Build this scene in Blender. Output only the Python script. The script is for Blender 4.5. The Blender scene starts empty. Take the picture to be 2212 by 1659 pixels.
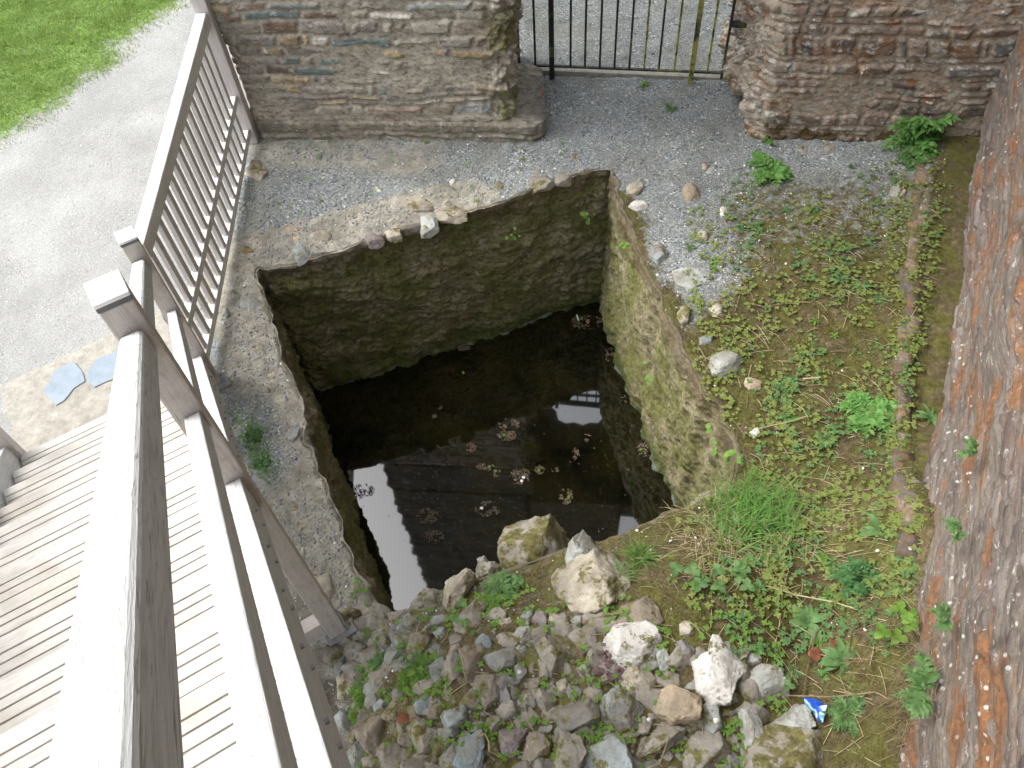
import bpy, bmesh, math, random
import numpy as np
from mathutils import Vector, Matrix

# ------------------------------------------------------------------ camera, sky, sun
S = bpy.context.scene
COL = S.collection
F_PX, NAD, CX, CY, CAMH = 1790.0, (1220.0, 2090.0), 1106.0, 829.5, 4.2
_d = np.array([NAD[0]-CX, -(NAD[1]-CY), -F_PX]); _d /= np.linalg.norm(_d)
_up = -_d
_y = np.array([0, 1, 0.]); _y = _y-_up*(_y@_up); _y /= np.linalg.norm(_y)
_x = np.cross(_y, _up)
ROT = np.array([_x, _y, _up])
cam = bpy.data.cameras.new('camera'); camo = bpy.data.objects.new('camera', cam); COL.objects.link(camo)
cam.sensor_width = 36; cam.lens = F_PX/2212*36; cam.clip_start = 0.05; cam.clip_end = 2000
M4 = Matrix.Identity(4)
for i in range(3):
    for j in range(3): M4[i][j] = ROT[i][j]
M4[2][3] = CAMH
camo.matrix_world = M4
S.camera = camo

SUN_EL, SUN_AZ = math.radians(52), math.radians(-80)      # azimuth from +Y, clockwise
w = bpy.data.worlds.new('World'); S.world = w; w.use_nodes = True
nt = w.node_tree; nt.nodes.clear()
sky = nt.nodes.new('ShaderNodeTexSky'); sky.sky_type = 'NISHITA'; sky.sun_disc = False
sky.sun_elevation = SUN_EL; sky.sun_rotation = SUN_AZ; sky.air_density = 1.6; sky.dust_density = 6; sky.ozone_density = 1.0
hs = nt.nodes.new('ShaderNodeHueSaturation'); hs.inputs['Saturation'].default_value = 0.30
bg = nt.nodes.new('ShaderNodeBackground'); bg.inputs['Strength'].default_value = 0.15
ow = nt.nodes.new('ShaderNodeOutputWorld')
nt.links.new(sky.outputs[0], hs.inputs['Color']); nt.links.new(hs.outputs[0], bg.inputs[0]); nt.links.new(bg.outputs[0], ow.inputs[0])
sl = bpy.data.lights.new('sun', 'SUN'); sl.energy = 0.5; sl.angle = math.radians(30); sl.color = (1, .965, .92)
so = bpy.data.objects.new('sun', sl); COL.objects.link(so)
sd = Vector((math.sin(SUN_AZ)*math.cos(SUN_EL), math.cos(SUN_AZ)*math.cos(SUN_EL), math.sin(SUN_EL)))
so.rotation_euler = sd.to_track_quat('Z', 'Y').to_euler()
S.view_settings.view_transform = 'Standard'; S.view_settings.look = 'None'
S.view_settings.exposure = 1.25; S.view_settings.gamma = 1.0
S.render.engine = 'CYCLES'

# ------------------------------------------------------------------ helpers
def at(px, py, z=0.0):
    c = np.array([px-CX, -(py-CY), -F_PX]); r = ROT@c
    t = (z-CAMH)/r[2]
    return np.array([r[0]*t, r[1]*t, z])

def hash2(ix, iy, seed=0):
    n = (ix.astype(np.int64)*374761393 + iy.astype(np.int64)*668265263 + seed*1442695041) & 0x7fffffff
    n = ((n ^ (n >> 13))*1274126177) & 0x7fffffff
    n = n ^ (n >> 16)
    return (n & 0xffffff)/float(0xffffff)

def vnoise(x, y, seed=0):
    x = np.asarray(x, float); y = np.asarray(y, float)
    ix = np.floor(x); iy = np.floor(y); fx = x-ix; fy = y-iy
    fx = fx*fx*(3-2*fx); fy = fy*fy*(3-2*fy)
    a = hash2(ix, iy, seed); b = hash2(ix+1, iy, seed); c = hash2(ix, iy+1, seed); d = hash2(ix+1, iy+1, seed)
    return (a*(1-fx)+b*fx)*(1-fy)+(c*(1-fx)+d*fx)*fy

def fbm(x, y, seed=0, oct=4, gain=.5):
    s = 0; a = 1; t = 0
    for o in range(oct):
        s = s+a*vnoise(x*2**o+o*17.3, y*2**o-o*9.1, seed+o); t += a; a *= gain
    return s/t

def sst(a, b, x):
    t = np.clip((x-a)/(b-a), 0, 1); return t*t*(3-2*t)

def mesh_np(name, V, Fc, mat=None, parent=None, attrs=None, smooth=False, mats=None, midx=None):
    me = bpy.data.meshes.new(name)
    V = np.asarray(V, np.float32); Fc = np.asarray(Fc, np.int32)
    k = Fc.shape[1]
    me.vertices.add(len(V)); me.vertices.foreach_set('co', V.ravel())
    me.loops.add(Fc.size); me.loops.foreach_set('vertex_index', Fc.ravel())
    me.polygons.add(len(Fc)); me.polygons.foreach_set('loop_start', np.arange(0, Fc.size, k, dtype=np.int32))
    if smooth: me.polygons.foreach_set('use_smooth', np.ones(len(Fc), bool))
    for m in (mats or ([mat] if mat else [])): me.materials.append(m)
    if midx is not None: me.polygons.foreach_set('material_index', np.asarray(midx, np.int32))
    me.update(calc_edges=True)
    for an, av in (attrs or {}).items():
        av = np.asarray(av, np.float32)
        if av.ndim == 1:
            a = me.attributes.new(an, 'FLOAT', 'POINT'); a.data.foreach_set('value', av)
        else:
            if av.shape[1] == 3: av = np.hstack([av, np.ones((len(av), 1), np.float32)])
            a = me.attributes.new(an, 'FLOAT_COLOR', 'POINT'); a.data.foreach_set('color', av.ravel())
    me.validate()
    o = bpy.data.objects.new(name, me); COL.objects.link(o)
    if parent: o.parent = parent
    return o

def mesh_py(name, V, Fc, mat, parent=None, bevel=0, smooth=False, seg=2):
    me = bpy.data.meshes.new(name); me.from_pydata([tuple(v) for v in V], [], Fc); me.materials.append(mat)
    bm = bmesh.new(); bm.from_mesh(me)
    bmesh.ops.recalc_face_normals(bm, faces=bm.faces)
    if bevel: bmesh.ops.bevel(bm, geom=bm.edges[:], offset=bevel, segments=seg, affect='EDGES', profile=.5)
    bm.to_mesh(me); bm.free()
    if smooth:
        for p in me.polygons: p.use_smooth = True
    o = bpy.data.objects.new(name, me); COL.objects.link(o)
    if parent: o.parent = parent
    return o

def empty(name, label, cat, loc=(0, 0, 0), group=None):
    o = bpy.data.objects.new(name, None); COL.objects.link(o); o.location = loc; o.empty_display_size = .1
    return tag(o, label, cat, group)

def tag(o, label=None, cat=None, group=None, kind=None):
    if label: o['label'] = label
    if cat: o['category'] = cat
    if group: o['group'] = group
    if kind: o['kind'] = kind
    return o

BOXF = [(0, 1, 2, 3), (7, 6, 5, 4), (0, 4, 5, 1), (1, 5, 6, 2), (2, 6, 7, 3), (3, 7, 4, 0)]

# ------------------------------------------------------------------ materials
class NT:
    def __init__(s, name):
        s.m = bpy.data.materials.new(name); s.m.use_nodes = True; s.t = s.m.node_tree
        s.b = s.t.nodes['Principled BSDF']; s.b.inputs['Specular IOR Level'].default_value = .3
        s.tc = s.n('ShaderNodeNewGeometry').outputs['Position']
    def n(s, k, **kw):
        n = s.t.nodes.new(k)
        for a, b in kw.items(): setattr(n, a, b)
        return n
    def l(s, a, b): s.t.links.new(a, b)
    def put(s, sock, v):
        if isinstance(v, bpy.types.NodeSocket): s.l(v, sock)
        elif isinstance(v, (tuple, list)) and len(v) == 3 and sock.type == 'RGBA': sock.default_value = (*v, 1)
        else: sock.default_value = v
    def map(s, sc, rot=(0, 0, 0), src=None):
        m = s.n('ShaderNodeMapping'); s.l(src or s.tc, m.inputs[0]); m.inputs['Scale'].default_value = sc; m.inputs['Rotation'].default_value = rot
        return m.outputs[0]
    def noise(s, sc, det=4, rough=.55, vec=None, dist=0):
        n = s.n('ShaderNodeTexNoise'); s.l(vec or s.tc, n.inputs['Vector']); n.inputs['Scale'].default_value = sc
        n.inputs['Detail'].default_value = det; n.inputs['Roughness'].default_value = rough; n.inputs['Distortion'].default_value = dist
        return n.outputs['Fac']
    def voro(s, sc, vec=None, feat='F1'):
        n = s.n('ShaderNodeTexVoronoi'); n.feature = feat; s.l(vec or s.tc, n.inputs['Vector']); n.inputs['Scale'].default_value = sc
        return n.outputs
    def ramp(s, fac, stops, interp='LINEAR'):
        r = s.n('ShaderNodeValToRGB'); s.l(fac, r.inputs[0]); r.color_ramp.interpolation = interp
        e = r.color_ramp.elements
        while len(e) < len(stops): e.new(.5)
        for i, (p, c) in enumerate(stops):
            e[i].position = p; e[i].color = (c, c, c, 1) if isinstance(c, (int, float)) else (*c, 1)
        return r.outputs[0]
    def mix(s, f, a, b, mode='MIX'):
        m = s.n('ShaderNodeMix', data_type='RGBA', blend_type=mode)
        s.put(m.inputs[0], f); s.put(m.inputs[6], a); s.put(m.inputs[7], b); return m.outputs[2]
    def math(s, op, a, b=0.0, clamp=False):
        m = s.n('ShaderNodeMath', operation=op); m.use_clamp = clamp; s.put(m.inputs[0], a); s.put(m.inputs[1], b); return m.outputs[0]
    def attr(s, name, col=False):
        a = s.n('ShaderNodeAttribute'); a.attribute_name = name; return a.outputs['Color' if col else 'Fac']
    def sep(s, src, ax):
        m = s.n('ShaderNodeSeparateXYZ'); s.l(src, m.inputs[0]); return m.outputs[ax]
    def done(s, col, rough=.85, bumps=()):
        s.put(s.b.inputs['Base Color'], col); s.put(s.b.inputs['Roughness'], rough)
        prev = None
        for h, st, di in bumps:
            b = s.n('ShaderNodeBump'); s.l(h, b.inputs['Height']); b.inputs['Strength'].default_value = st; b.inputs['Distance'].default_value = di
            if prev: s.l(prev, b.inputs['Normal'])
            prev = b.outputs[0]
        if prev: s.l(prev, s.b.inputs['Normal'])
        return s.m

def m_ground():
    t = NT('ground_mix')
    v1 = t.voro(85); v2 = t.voro(170)
    cellr = t.sep(v1['Color'], 0)
    grav = t.ramp(cellr, [(0, (.075, .08, .088)), (.3, (.17, .187, .205)), (.6, (.265, .29, .31)), (.85, (.35, .365, .37)), (.93, (.48, .45, .40)), (1, (.7, .68, .66))])
    g2 = t.ramp(t.sep(v2['Color'], 1), [(0, (.10, .11, .12)), (.5, (.24, .255, .27)), (.92, (.38, .385, .37)), (1, (.7, .69, .65))])
    grav = t.mix(t.ramp(t.noise(9), [(.42, 0), (.58, 1)]), grav, g2)
    grav = t.mix(t.ramp(t.noise(2.3, 5), [(.45, 0), (.7, .5)]), grav, (.17, .155, .125)); grav = t.mix(1.0, grav, (.95, .98, .96), 'MULTIPLY'); grav = t.mix(t.attr('far'), grav, t.mix(1.0, grav, (.62, .62, .61), 'MULTIPLY'))  # gravel beyond the gate: shade put into its colour as a darker multiply
    pale = t.mix(.5, t.ramp(t.sep(v2['Color'], 0), [(0, (.18, .19, .19)), (.5, (.30, .305, .30)), (1, (.50, .50, .48))]), (.33, .335, .33))
    pale = t.mix(t.ramp(t.noise(3, 4), [(.35, .25), (.65, 0)]), pale, (.30, .31, .31))
    soil = t.ramp(t.noise(40, 5, .7), [(.3, (.035, .030, .022)), (.55, (.105, .092, .07)), (.8, (.22, .20, .16))])
    mortar = t.ramp(t.noise(14, 6, .65), [(.25, (.13, .115, .085)), (.5, (.37, .345, .285)), (.75, (.54, .51, .44))])
    mortar = t.mix(t.ramp(t.noise(4, 5, .65), [(.48, 0), (.64, .6)]), mortar, (.21, .19, .15))
    mortar = t.mix(t.ramp(t.sep(v1['Color'], 2), [(.66, 0), (.70, .65)]), mortar, grav)
    mortar = t.mix(t.ramp(t.noise(34, 6, .75), [(.55, 0), (.66, .6)]), mortar, (.13, .12, .09))
    mossc = t.ramp(t.noise(22, 6, .7), [(.25, (.035, .032, .012)), (.45, (.095, .085, .022)), (.6, (.13, .13, .04)), (.8, (.22, .215, .085))])
    mossb = t.ramp(t.noise(28, 5, .7), [(.3, (.05, .040, .020)), (.55, (.125, .10, .05)), (.75, (.23, .19, .11))])
    mossc = t.mix(t.ramp(t.noise(6, 4), [(.46, 0), (.56, 1)]), mossc, mossb)
    lawn = t.ramp(t.noise(30, 4), [(.3, (.08, .15, .03)), (.7, (.17, .26, .06))])
    def m(a, b, name, sc, w=.18):
        f = t.math('ADD', t.attr(name), t.math('MULTIPLY', t.math('SUBTRACT', t.noise(sc, 6, .7), .5), 1.3))
        return t.mix(t.ramp(f, [(.5-w, 0), (.5+w, 1)]), a, b)
    c = m(grav, pale, 'path', 3, .3)
    c = m(c, soil, 'soil', 10)
    c = m(c, mortar, 'mortar', 9)
    c = m(c, mossc, 'moss', 16, .1)
    c = m(c, lawn, 'lawn', 12)
    c = t.mix(1.0, c, t.ramp(t.noise(1.4, 3), [(.3, .78), (.7, 1.1)]), 'MULTIPLY')
    return t.done(c, .95, [(v1['Distance'], -.6, .006), (t.noise(60, 5, .7), .7, .012)])

def m_masonry(name, lichen_o=0.0, lichen_w=.2, moss_low=0, mossc=(.09, .085, .02), streak=(6, 6, 26), lst=(1, 1, 2.2), lrough=.72):
    t = NT(name)
    c = t.attr('Col', True)
    st = t.map(streak)
    c = t.mix(1.0, c, t.ramp(t.noise(3.2, 7, .72, st), [(.25, .45), (.5, 1.0), (.78, 1.5)]), 'MULTIPLY')
    c = t.mix(t.ramp(t.noise(38, 5, .7), [(.52, 0), (.68, .35)]), c, (.08, .07, .055))
    if lichen_o: 
        f = t.ramp(t.noise(3.4, 7, lrough, t.map(lst)), [(.62-lichen_o*.22, 0), (.70-lichen_o*.20, .85)])
        c = t.mix(f, c, t.ramp(t.noise(45, 4), [(.3, (.16, .07, .03)), (.7, (.32, .145, .055))]))
    if lichen_w:
        c = t.mix(t.ramp(t.noise(5, 6, .75, st), [(.50, 0), (.62, .6)]), c, tuple(v*.45 for v in (.16, .13, .11)))
        f = t.ramp(t.noise(13, 7, .78, t.map(tuple(1+(v-1)*.6 for v in lst))), [(.68-lichen_w*.25, 0), (.72-lichen_w*.2, .85)])
        c = t.mix(f, c, (.52, .52, .49))
        d = t.voro(20)['Distance']
        f2 = t.math('MULTIPLY', t.ramp(d, [(.10, 1), (.2, 0)]), t.ramp(t.noise(2.5, 3), [(.5, 0), (.58, .9)]))
        c = t.mix(f2, c, (.62, .63, .60))
    if lrough < .7: c = t.mix(t.ramp(t.noise(3.1, 4, .6), [(.60, 0), (.70, .75)]), c, (.05, .042, .04))
    if moss_low:
        z = t.sep(t.tc, 2)
        f = t.math('ADD', t.ramp(z, [(.0, .75), (.28, .35), (1, .25)]), t.math('MULTIPLY', t.math('SUBTRACT', t.noise(7, 6, .7), .5), 1.8))
        c = t.mix(t.ramp(f, [(.62, 0), (.75, moss_low)]), c, t.ramp(t.noise(40, 4), [(.3, tuple(.4*v for v in mossc)), (.7, tuple(1.5*v for v in mossc))]))
    return t.done(c, .9, [(t.noise(14, 7, .75, st), .5, .02), (t.noise(70, 4, .7), .6, .008)])

def m_pit():
    t = NT('pit_moss')
    n1 = t.noise(2.6, 7, .7)
    c = t.ramp(t.noise(24, 8, .74, t.map((1, 1, 1.6))), [(.31, (.02, .017, .010)), (.39, (.15, .13, .07)), (.46, (.34, .30, .18)), (.56, (.50, .45, .28)), (.70, (.64, .59, .43))])
    g = t.ramp(t.noise(30, 7, .75), [(.31, (.02, .026, .008)), (.40, (.17, .18, .055)), (.50, (.27, .27, .10)), (.68, (.38, .38, .18))])
    c = t.mix(t.ramp(n1, [(.44, 0), (.56, 1)]), c, g)
    z = t.sep(t.tc, 2)
    # darker damp band and vivid algae just above the water, dry brown fringe under the rim
    low = t.math('ADD', t.ramp(t.math('MULTIPLY', z, -.68), [(.62, 0), (.98, .75)]), t.math('MULTIPLY', t.math('SUBTRACT', t.noise(3, 5), .5), 1.2))
    c = t.mix(t.ramp(low, [(.4, 0), (.75, .8)]), c, t.ramp(t.noise(18, 5, .7), [(.3, (.03, .055, .01)), (.7, (.15, .22, .04))]))
    top = t.math('ADD', t.ramp(t.math('MULTIPLY', z, -1), [(0, .75), (.35, .1)]), t.math('MULTIPLY', t.math('SUBTRACT', t.noise(5, 6, .7), .5), 1.3))
    c = t.mix(t.ramp(top, [(.42, 0), (.62, .8)]), c, t.ramp(t.noise(26, 6, .75), [(.30, (.05, .035, .02)), (.45, (.19, .14, .085)), (.6, (.34, .27, .18)), (.75, (.5, .45, .34))]))
    tl = t.math('ABSOLUTE', t.math('ADD', z, 1.437)); tm = t.math('MULTIPLY', t.ramp(tl, [(.006, 1), (.013, 0)]), t.ramp(t.noise(7, 4), [(.45, 0), (.55, .9)]))
    c = t.mix(t.attr('pale'), c, t.ramp(t.noise(20, 6, .7), [(.3, (.14, .12, .09)), (.5, (.36, .33, .27)), (.7, (.50, .47, .40))]))
    c = t.mix(tm, c, (.30, .34, .34))
    return t.done(c, .92, [(t.noise(20, 9, .8, t.map((1, 1, 1.7))), 1.0, .05), (t.noise(80, 5, .75), 1.0, .015)])

def m_wood(name, base=(.47, .445, .42), dark=(.20, .18, .16), green=.0, axis=None):
    t = NT(name)
    # grain runs along the local long axis stored as the attribute 'grain' fallback: object coords
    tc = t.n('ShaderNodeTexCoord').outputs['Object']
    ax = axis or (4, 4, 4)
    v = t.map(ax, src=tc)
    g = t.noise(14, 7, .7, v, .4)
    c = t.ramp(g, [(.25, dark), (.42, base), (.7, tuple(min(1, b*1.22) for b in base))])
    c = t.mix(t.ramp(t.noise(3, 4, vec=tc), [(.45, 0), (.75, .4)]), c, tuple(b*.7 for b in base))
    c = t.mix(t.ramp(t.noise(70, 3, vec=v), [(.60, 0), (.70, .35)]), c, (.08, .07, .06))
    if green:
        c = t.mix(t.ramp(t.noise(5, 5, .7, tc), [(.55, 0), (.68, green)]), c, (.20, .20, .07))
    return t.done(c, .8, [(g, .35, .004)])

def m_simple(name, lo, hi, sc=20, rough=.8, bump=.4, spec=.3, det=5, b_sc=None, dist=.01):
    t = NT(name); n = t.noise(sc, det, .65)
    t.b.inputs['Specular IOR Level'].default_value = spec
    return t.done(t.ramp(n, [(.3, lo), (.7, hi)]), rough, [(t.noise(b_sc or sc*2, 5, .7), bump, dist)])

def m_stone(name, lo, hi, moss=.3, white=0, stain=.15, mud=.78):
    t = NT(name)
    tc = t.n('ShaderNodeTexCoord').outputs['Object']
    n = t.noise(8, 7, .7, t.map((1, 1, 3), (.3, .4, 0)))
    c = t.ramp(n, [(.28, lo), (.68, hi)])
    c = t.mix(t.ramp(t.noise(40, 4, .7), [(.55, 0), (.7, .35)]), c, tuple(v*.4 for v in lo))
    c = t.mix(t.ramp(t.noise(5, 6, .7), [(.38, 0), (.6, mud)]), c, (.20, .18, .145))
    if stain: c = t.mix(t.ramp(t.noise(11, 5, .65), [(.56, 0), (.68, stain*2.2)]), c, (.22, .155, .09))
    c = t.mix(t.ramp(t.noise(22, 6, .75), [(.60, 0), (.66, .5)]), c, (.46, .46, .41))
    if white: c = t.mix(t.ramp(t.noise(9, 5, .7), [(.38, .0), (.5, white)]), c, (.72, .71, .68))
    if moss:
        f = t.ramp(t.noise(9, 7, .72), [(.60-moss*.25, 0), (.66-moss*.22, .95)])
        c = t.mix(f, c, t.ramp(t.noise(35, 5, .7), [(.3, (.05, .04, .012)), (.5, (.13, .115, .035)), (.7, (.21, .215, .07))]))
    return t.done(c, .88, [(t.noise(12, 7, .7), .7, .02), (t.noise(60, 4, .7), .5, .006)])

def m_leaf(name, lo, hi, sc=25):
    t = NT(name); n = t.noise(sc, 3)
    t.b.inputs['Specular IOR Level'].default_value = .25
    c = t.ramp(n, [(.3, lo), (.7, hi)])
    m = t.done(c, .6)
    tr = t.n('ShaderNodeBsdfTranslucent'); t.l(c, tr.inputs[0])
    mx = t.n('ShaderNodeMixShader'); mx.inputs[0].default_value = .3
    t.l(t.b.outputs[0], mx.inputs[1]); t.l(tr.outputs[0], mx.inputs[2])
    t.l(mx.outputs[0], t.t.nodes['Material Output'].inputs[0])
    return m

MG = m_ground()
M_WL = m_masonry('grey_rubble_masonry', 0.10, .42, .22, streak=(4, 4, 7))
M_WR = m_masonry('rusty_rubble_masonry', .42, .58, .9, (.10, .07, .02), streak=(4, 4, 7))
M_TW = m_masonry('lichen_slate_masonry', .47, .36, .75, (.09, .085, .025), streak=(1.4, 1.4, 20), lst=(.55, .55, 3.2), lrough=.62)
M_PIT = m_pit()
M_RAIL = m_wood('weathered_wood_rail', (.60, .585, .56), (.30, .28, .25), .25)
M_POST = m_wood('brown_grey_wood_post', (.42, .36, .33), (.20, .16, .14), .35, (9, 9, 1.5))
M_BAL = m_wood('grey_wood_baluster', (.44, .40, .38), (.24, .21, .19), .1, (9, 9, 1.5))
M_TREAD = m_wood('pale_grooved_tread_wood', (.60, .575, .54), (.36, .33, .29), .0, (4, 4, 4))
M_CAP = m_simple('white_post_cap', (.74, .76, .79), (.80, .82, .84), 6, .5, .1)
M_LEAD = m_simple('dark_lead', (.10, .10, .105), (.17, .17, .18), 12, .6, .1)
M_STEEL = m_simple('galvanised_steel', (.20, .21, .22), (.30, .31, .32), 12, .45, .1)
M_IRON = None
def m_iron():
    t = NT('black_iron_with_algae')
    c = t.mix(t.ramp(t.noise(5, 5, .7), [(.52, 0), (.66, .8)]), (.025, .025, .03), (.20, .21, .05))
    return t.done(c, .55, [(t.noise(60, 4), .3, .003)])
M_IRON = m_iron()
def m_iron2():
    t = NT('iron_covered_in_yellow_algae')
    c = t.mix(t.ramp(t.noise(9, 5, .7), [(.40, 0), (.52, .9)]), (.04, .04, .035), (.30, .31, .08))
    return t.done(c, .6, [(t.noise(60, 4), .3, .003)])
M_IRONY = m_iron2()
M_DIRT = m_simple('dark_soil', (.03, .024, .016), (.10, .08, .05), 20, .95, .6)
M_SLATEP = m_simple('blue_grey_slate', (.20, .25, .30), (.28, .33, .39), 9, .7, .3)
M_SLAB = m_simple('tan_mortar', (.24, .23, .20), (.40, .385, .345), 16, .9, .7, b_sc=30, dist=.015)
M_STRAW = m_simple('dry_straw', (.28, .22, .13), (.48, .40, .26), 30, .8, .2)
M_TWIG = m_simple('brown_twig', (.16, .11, .06), (.34, .26, .16), 30, .8, .3)
STM = {
 'B': m_stone('blue_grey_slate_stone', (.21, .24, .245), (.38, .43, .435), .25),
 'BB': m_stone('blue_slate_stone', (.17, .24, .27), (.26, .36, .40), 0, stain=0),
 'BP': m_stone('pale_slate_stone', (.34, .37, .36), (.50, .53, .51), .12),
 'G': m_stone('grey_brown_stone', (.20, .185, .16), (.38, .36, .32), .32),
 'D': m_stone('dark_grey_stone', (.15, .15, .15), (.28, .28, .275), .25),
 'N': m_stone('brown_stone', (.18, .145, .11), (.34, .29, .23), .4),
 'P': m_stone('pale_tan_stone', (.34, .30, .23), (.58, .53, .44), .30),
 'T': m_stone('orange_tan_stone', (.36, .27, .17), (.58, .48, .34), .15),
 'W': m_stone('white_quartz_stone', (.42, .41, .38), (.62, .61, .59), .22, .55, stain=.2, mud=.45),
 'M': m_stone('mossy_stone', (.24, .22, .19), (.46, .44, .39), .55),
 'O': m_stone('rusty_stone', (.22, .12, .06), (.40, .25, .14), .4),
 'U': m_stone('purple_slate_stone', (.20, .165, .18), (.33, .28, .30), .1),
}
LEAF = {
 'fern': m_leaf('fresh_fern_leaf', (.10, .24, .055), (.20, .40, .11)),
 'bright': m_leaf('bright_green_leaf', (.10, .20, .03), (.19, .34, .06)),
 'mid': m_leaf('mid_green_leaf', (.085, .175, .055), (.17, .30, .11)),
 'dark': m_leaf('dark_green_leaf', (.05, .13, .045), (.11, .25, .085)),
 'lime': m_leaf('yellow_green_leaf', (.16, .21, .05), (.28, .33, .10)),
 'grass': m_leaf('grass_blade', (.07, .17, .03), (.16, .32, .07)),
 'lawn': m_leaf('lawn_grass', (.17, .28, .06), (.33, .47, .14), 6),
 'dry': m_leaf('dry_grass_blade', (.28, .24, .12), (.46, .40, .24)),
 'rust': m_leaf('rust_dead_leaf', (.22, .08, .04), (.38, .17, .10)),
 'purple': m_leaf('purple_stonecrop', (.13, .08, .09), (.24, .15, .16)),
}

# ------------------------------------------------------------------ ground heights
RIM = [at(*p)[:2] for p in [(555, 583), (620, 572), (700, 548), (800, 518), (900, 490), (1000, 458), (1100, 430), (1200, 392), (1322, 362),
                            (1345, 450), (1375, 540), (1420, 640), (1480, 760), (1545, 880), (1598, 985),
                            (1560, 1062), (1500, 1090), (1430, 1128), (1340, 1180), (1250, 1210), (1150, 1240), (1030, 1275), (930, 1305), (822, 1340),
                            (770, 1220), (720, 1090), (680, 985), (640, 850), (600, 730)]]
RIM = np.array(RIM)
WATER_Z = -1.45
CTRL = RIM.copy()
def _jit():
    out = []; n = len(CTRL)
    for i in range(n):
        a, b = CTRL[i], CTRL[(i+1) % n]; L = np.linalg.norm(b-a); m = max(1, int(L/.055)); e = (b-a)/L; nn = np.array([-e[1], e[0]])
        for k in range(m):
            p = a+(b-a)*k/m; j = (fbm(p[0]*9, p[1]*9, 77, 3, .7)-.5)*.10+(float(hash2(np.array(i), np.array(k), 5))-.5)*.022
            out.append(p+nn*j)
    return np.array(out)
RIM = _jit()

def poly_sd(x, y, P):
    """signed distance to polygon, negative inside"""
    d = np.full(np.shape(x), 1e9); ins = np.zeros(np.shape(x), bool)
    n = len(P)
    for i in range(n):
        a = P[i]; b = P[(i+1) % n]; e = b-a
        wx = x-a[0]; wy = y-a[1]
        t = np.clip((wx*e[0]+wy*e[1])/(e@e), 0, 1)
        d = np.minimum(d, np.hypot(wx-e[0]*t, wy-e[1]*t))
        c = ((a[1] > y) != (b[1] > y))
        with np.errstate(divide='ignore', invalid='ignore'):
            xi = a[0]+(y-a[1])*e[0]/(e[1] if e[1] != 0 else 1e-9)
        ins ^= (c & (x < xi))
    return np.where(ins, -d, d)

def seg_d(x, y, a, b):
    e = np.array(b)-np.array(a); wx = x-a[0]; wy = y-a[1]
    t = np.clip((wx*e[0]+wy*e[1])/(e@e), 0, 1)
    return np.hypot(wx-e[0]*t, wy-e[1]*t)

TW0 = np.array([1.10, .18]); TW1 = np.array([3.05, 5.28])      # foot of the lichen covered tower wall
TWD = (TW1-TW0)/np.linalg.norm(TW1-TW0); TWN = np.array([-TWD[1], TWD[0]])   # normal pointing to the yard
RIMW = poly_sd
def bank(x, y):
    """rubble bank at the near side of the pit"""
    yl = 1.62+.36*(x+.9)                        # near rim line
    d = yl-y
    b = sst(-.02, .8, d)*.34*sst(-1.25, -.55, x)
    b += .15*sst(-.04, .22, d)*sst(-1.0, -.4, x)*sst(1.3, .6, x)
    return b

def gh(x, y):
    x = np.asarray(x, float); y = np.asarray(y, float)
    h = (fbm(x*1.7, y*1.7, 3, 3)-.5)*.05
    h = h*sst(0, .6, y+4)+0
    h += bank(x, y)
    td = (x-TW0[0])*TWN[0]+(y-TW0[1])*TWN[1]    # distance from tower foot
    h += .07*sst(.5, .05, td)*(y < 5.4)
    h += (.34+.16*(fbm(x*3, y*3, 29, 2)-.5))*sst(.42, -.02, td)*sst(2.3, 1.5, y)*(td > -1)
    near = (np.abs(x) < 6) & (y > -2) & (y < 10)
    rough = (fbm(x*14, y*14, 11, 3)-.5)*.022*(1-.75*sst(-2.3, -2.6, x))
    lx = np.interp(y, [1.3, 1.71, 2.41, 3.61, 4.80], [1.50, 1.59, 1.86, 2.21, 2.62])-x; yr = sst(1.2, 1.6, y)*sst(4.95, 4.7, y)
    rough = rough+(.03*np.exp(-(lx/.045)**2)+.028*sst(.03, -.03, lx)*sst(5.3, 4.9, y)*(td > -.5))*yr*(.5+1.0*fbm(x*5, y*5, 71, 3))
    return h+rough*near

def atg(px, py, dz=0.0):
    z = 0.0
    for _ in range(5):
        p = at(px, py, z+dz); z = float(gh(p[0], p[1]))
    p[2] = z+dz
    return p

# ------------------------------------------------------------------ ground sheet
def axis_vals(a, b, step, lo, hi):
    mid = np.arange(a, b+1e-6, step)
    out = []; s = step*1.5; v = b
    while v < hi: v += s; s *= 1.45; out.append(v)
    out2 = []; s = step*1.5; v = a
    while v > lo: v -= s; s *= 1.45; out2.append(v)
    return np.array(out2[::-1]+list(mid)+out)
gx = axis_vals(-5.8, 3.7, .022, -260, 260); gy = axis_vals(-.2, 8.2, .022, -260, 260)
X, Y = np.meshgrid(gx, gy)
sdp = poly_sd(X, Y, RIM)
H = gh(X, Y)
# pull vertices just inside the rim onto it
Xf, Yf, Sf = X.copy(), Y.copy(), sdp
m = (Sf < 0) & (Sf > -.04)
idx = np.argwhere(m)
for i, j in idx:
    x, y = X[i, j], Y[i, j]; best = 9; bp = None
    for k in range(len(RIM)):
        a = RIM[k]; b = RIM[(k+1) % len(RIM)]; e = b-a; tt = max(0, min(1, ((x-a[0])*e[0]+(y-a[1])*e[1])/(e@e)))
        q = a+e*tt; dd = math.hypot(x-q[0], y-q[1])
        if dd < best: best = dd; bp = q
    Xf[i, j], Yf[i, j] = bp
deep = Sf <= -.04
ny, nx = X.shape
I = np.arange(nx*ny).reshape(ny, nx)
quads = np.stack([I[:-1, :-1], I[:-1, 1:], I[1:, 1:], I[1:, :-1]], -1).reshape(-1, 4)
bad = deep.ravel()[quads].any(1) | (m.ravel()[quads].all(1))
quads = quads[~bad]
xs, ys = Xf.ravel(), Yf.ravel()
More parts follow.
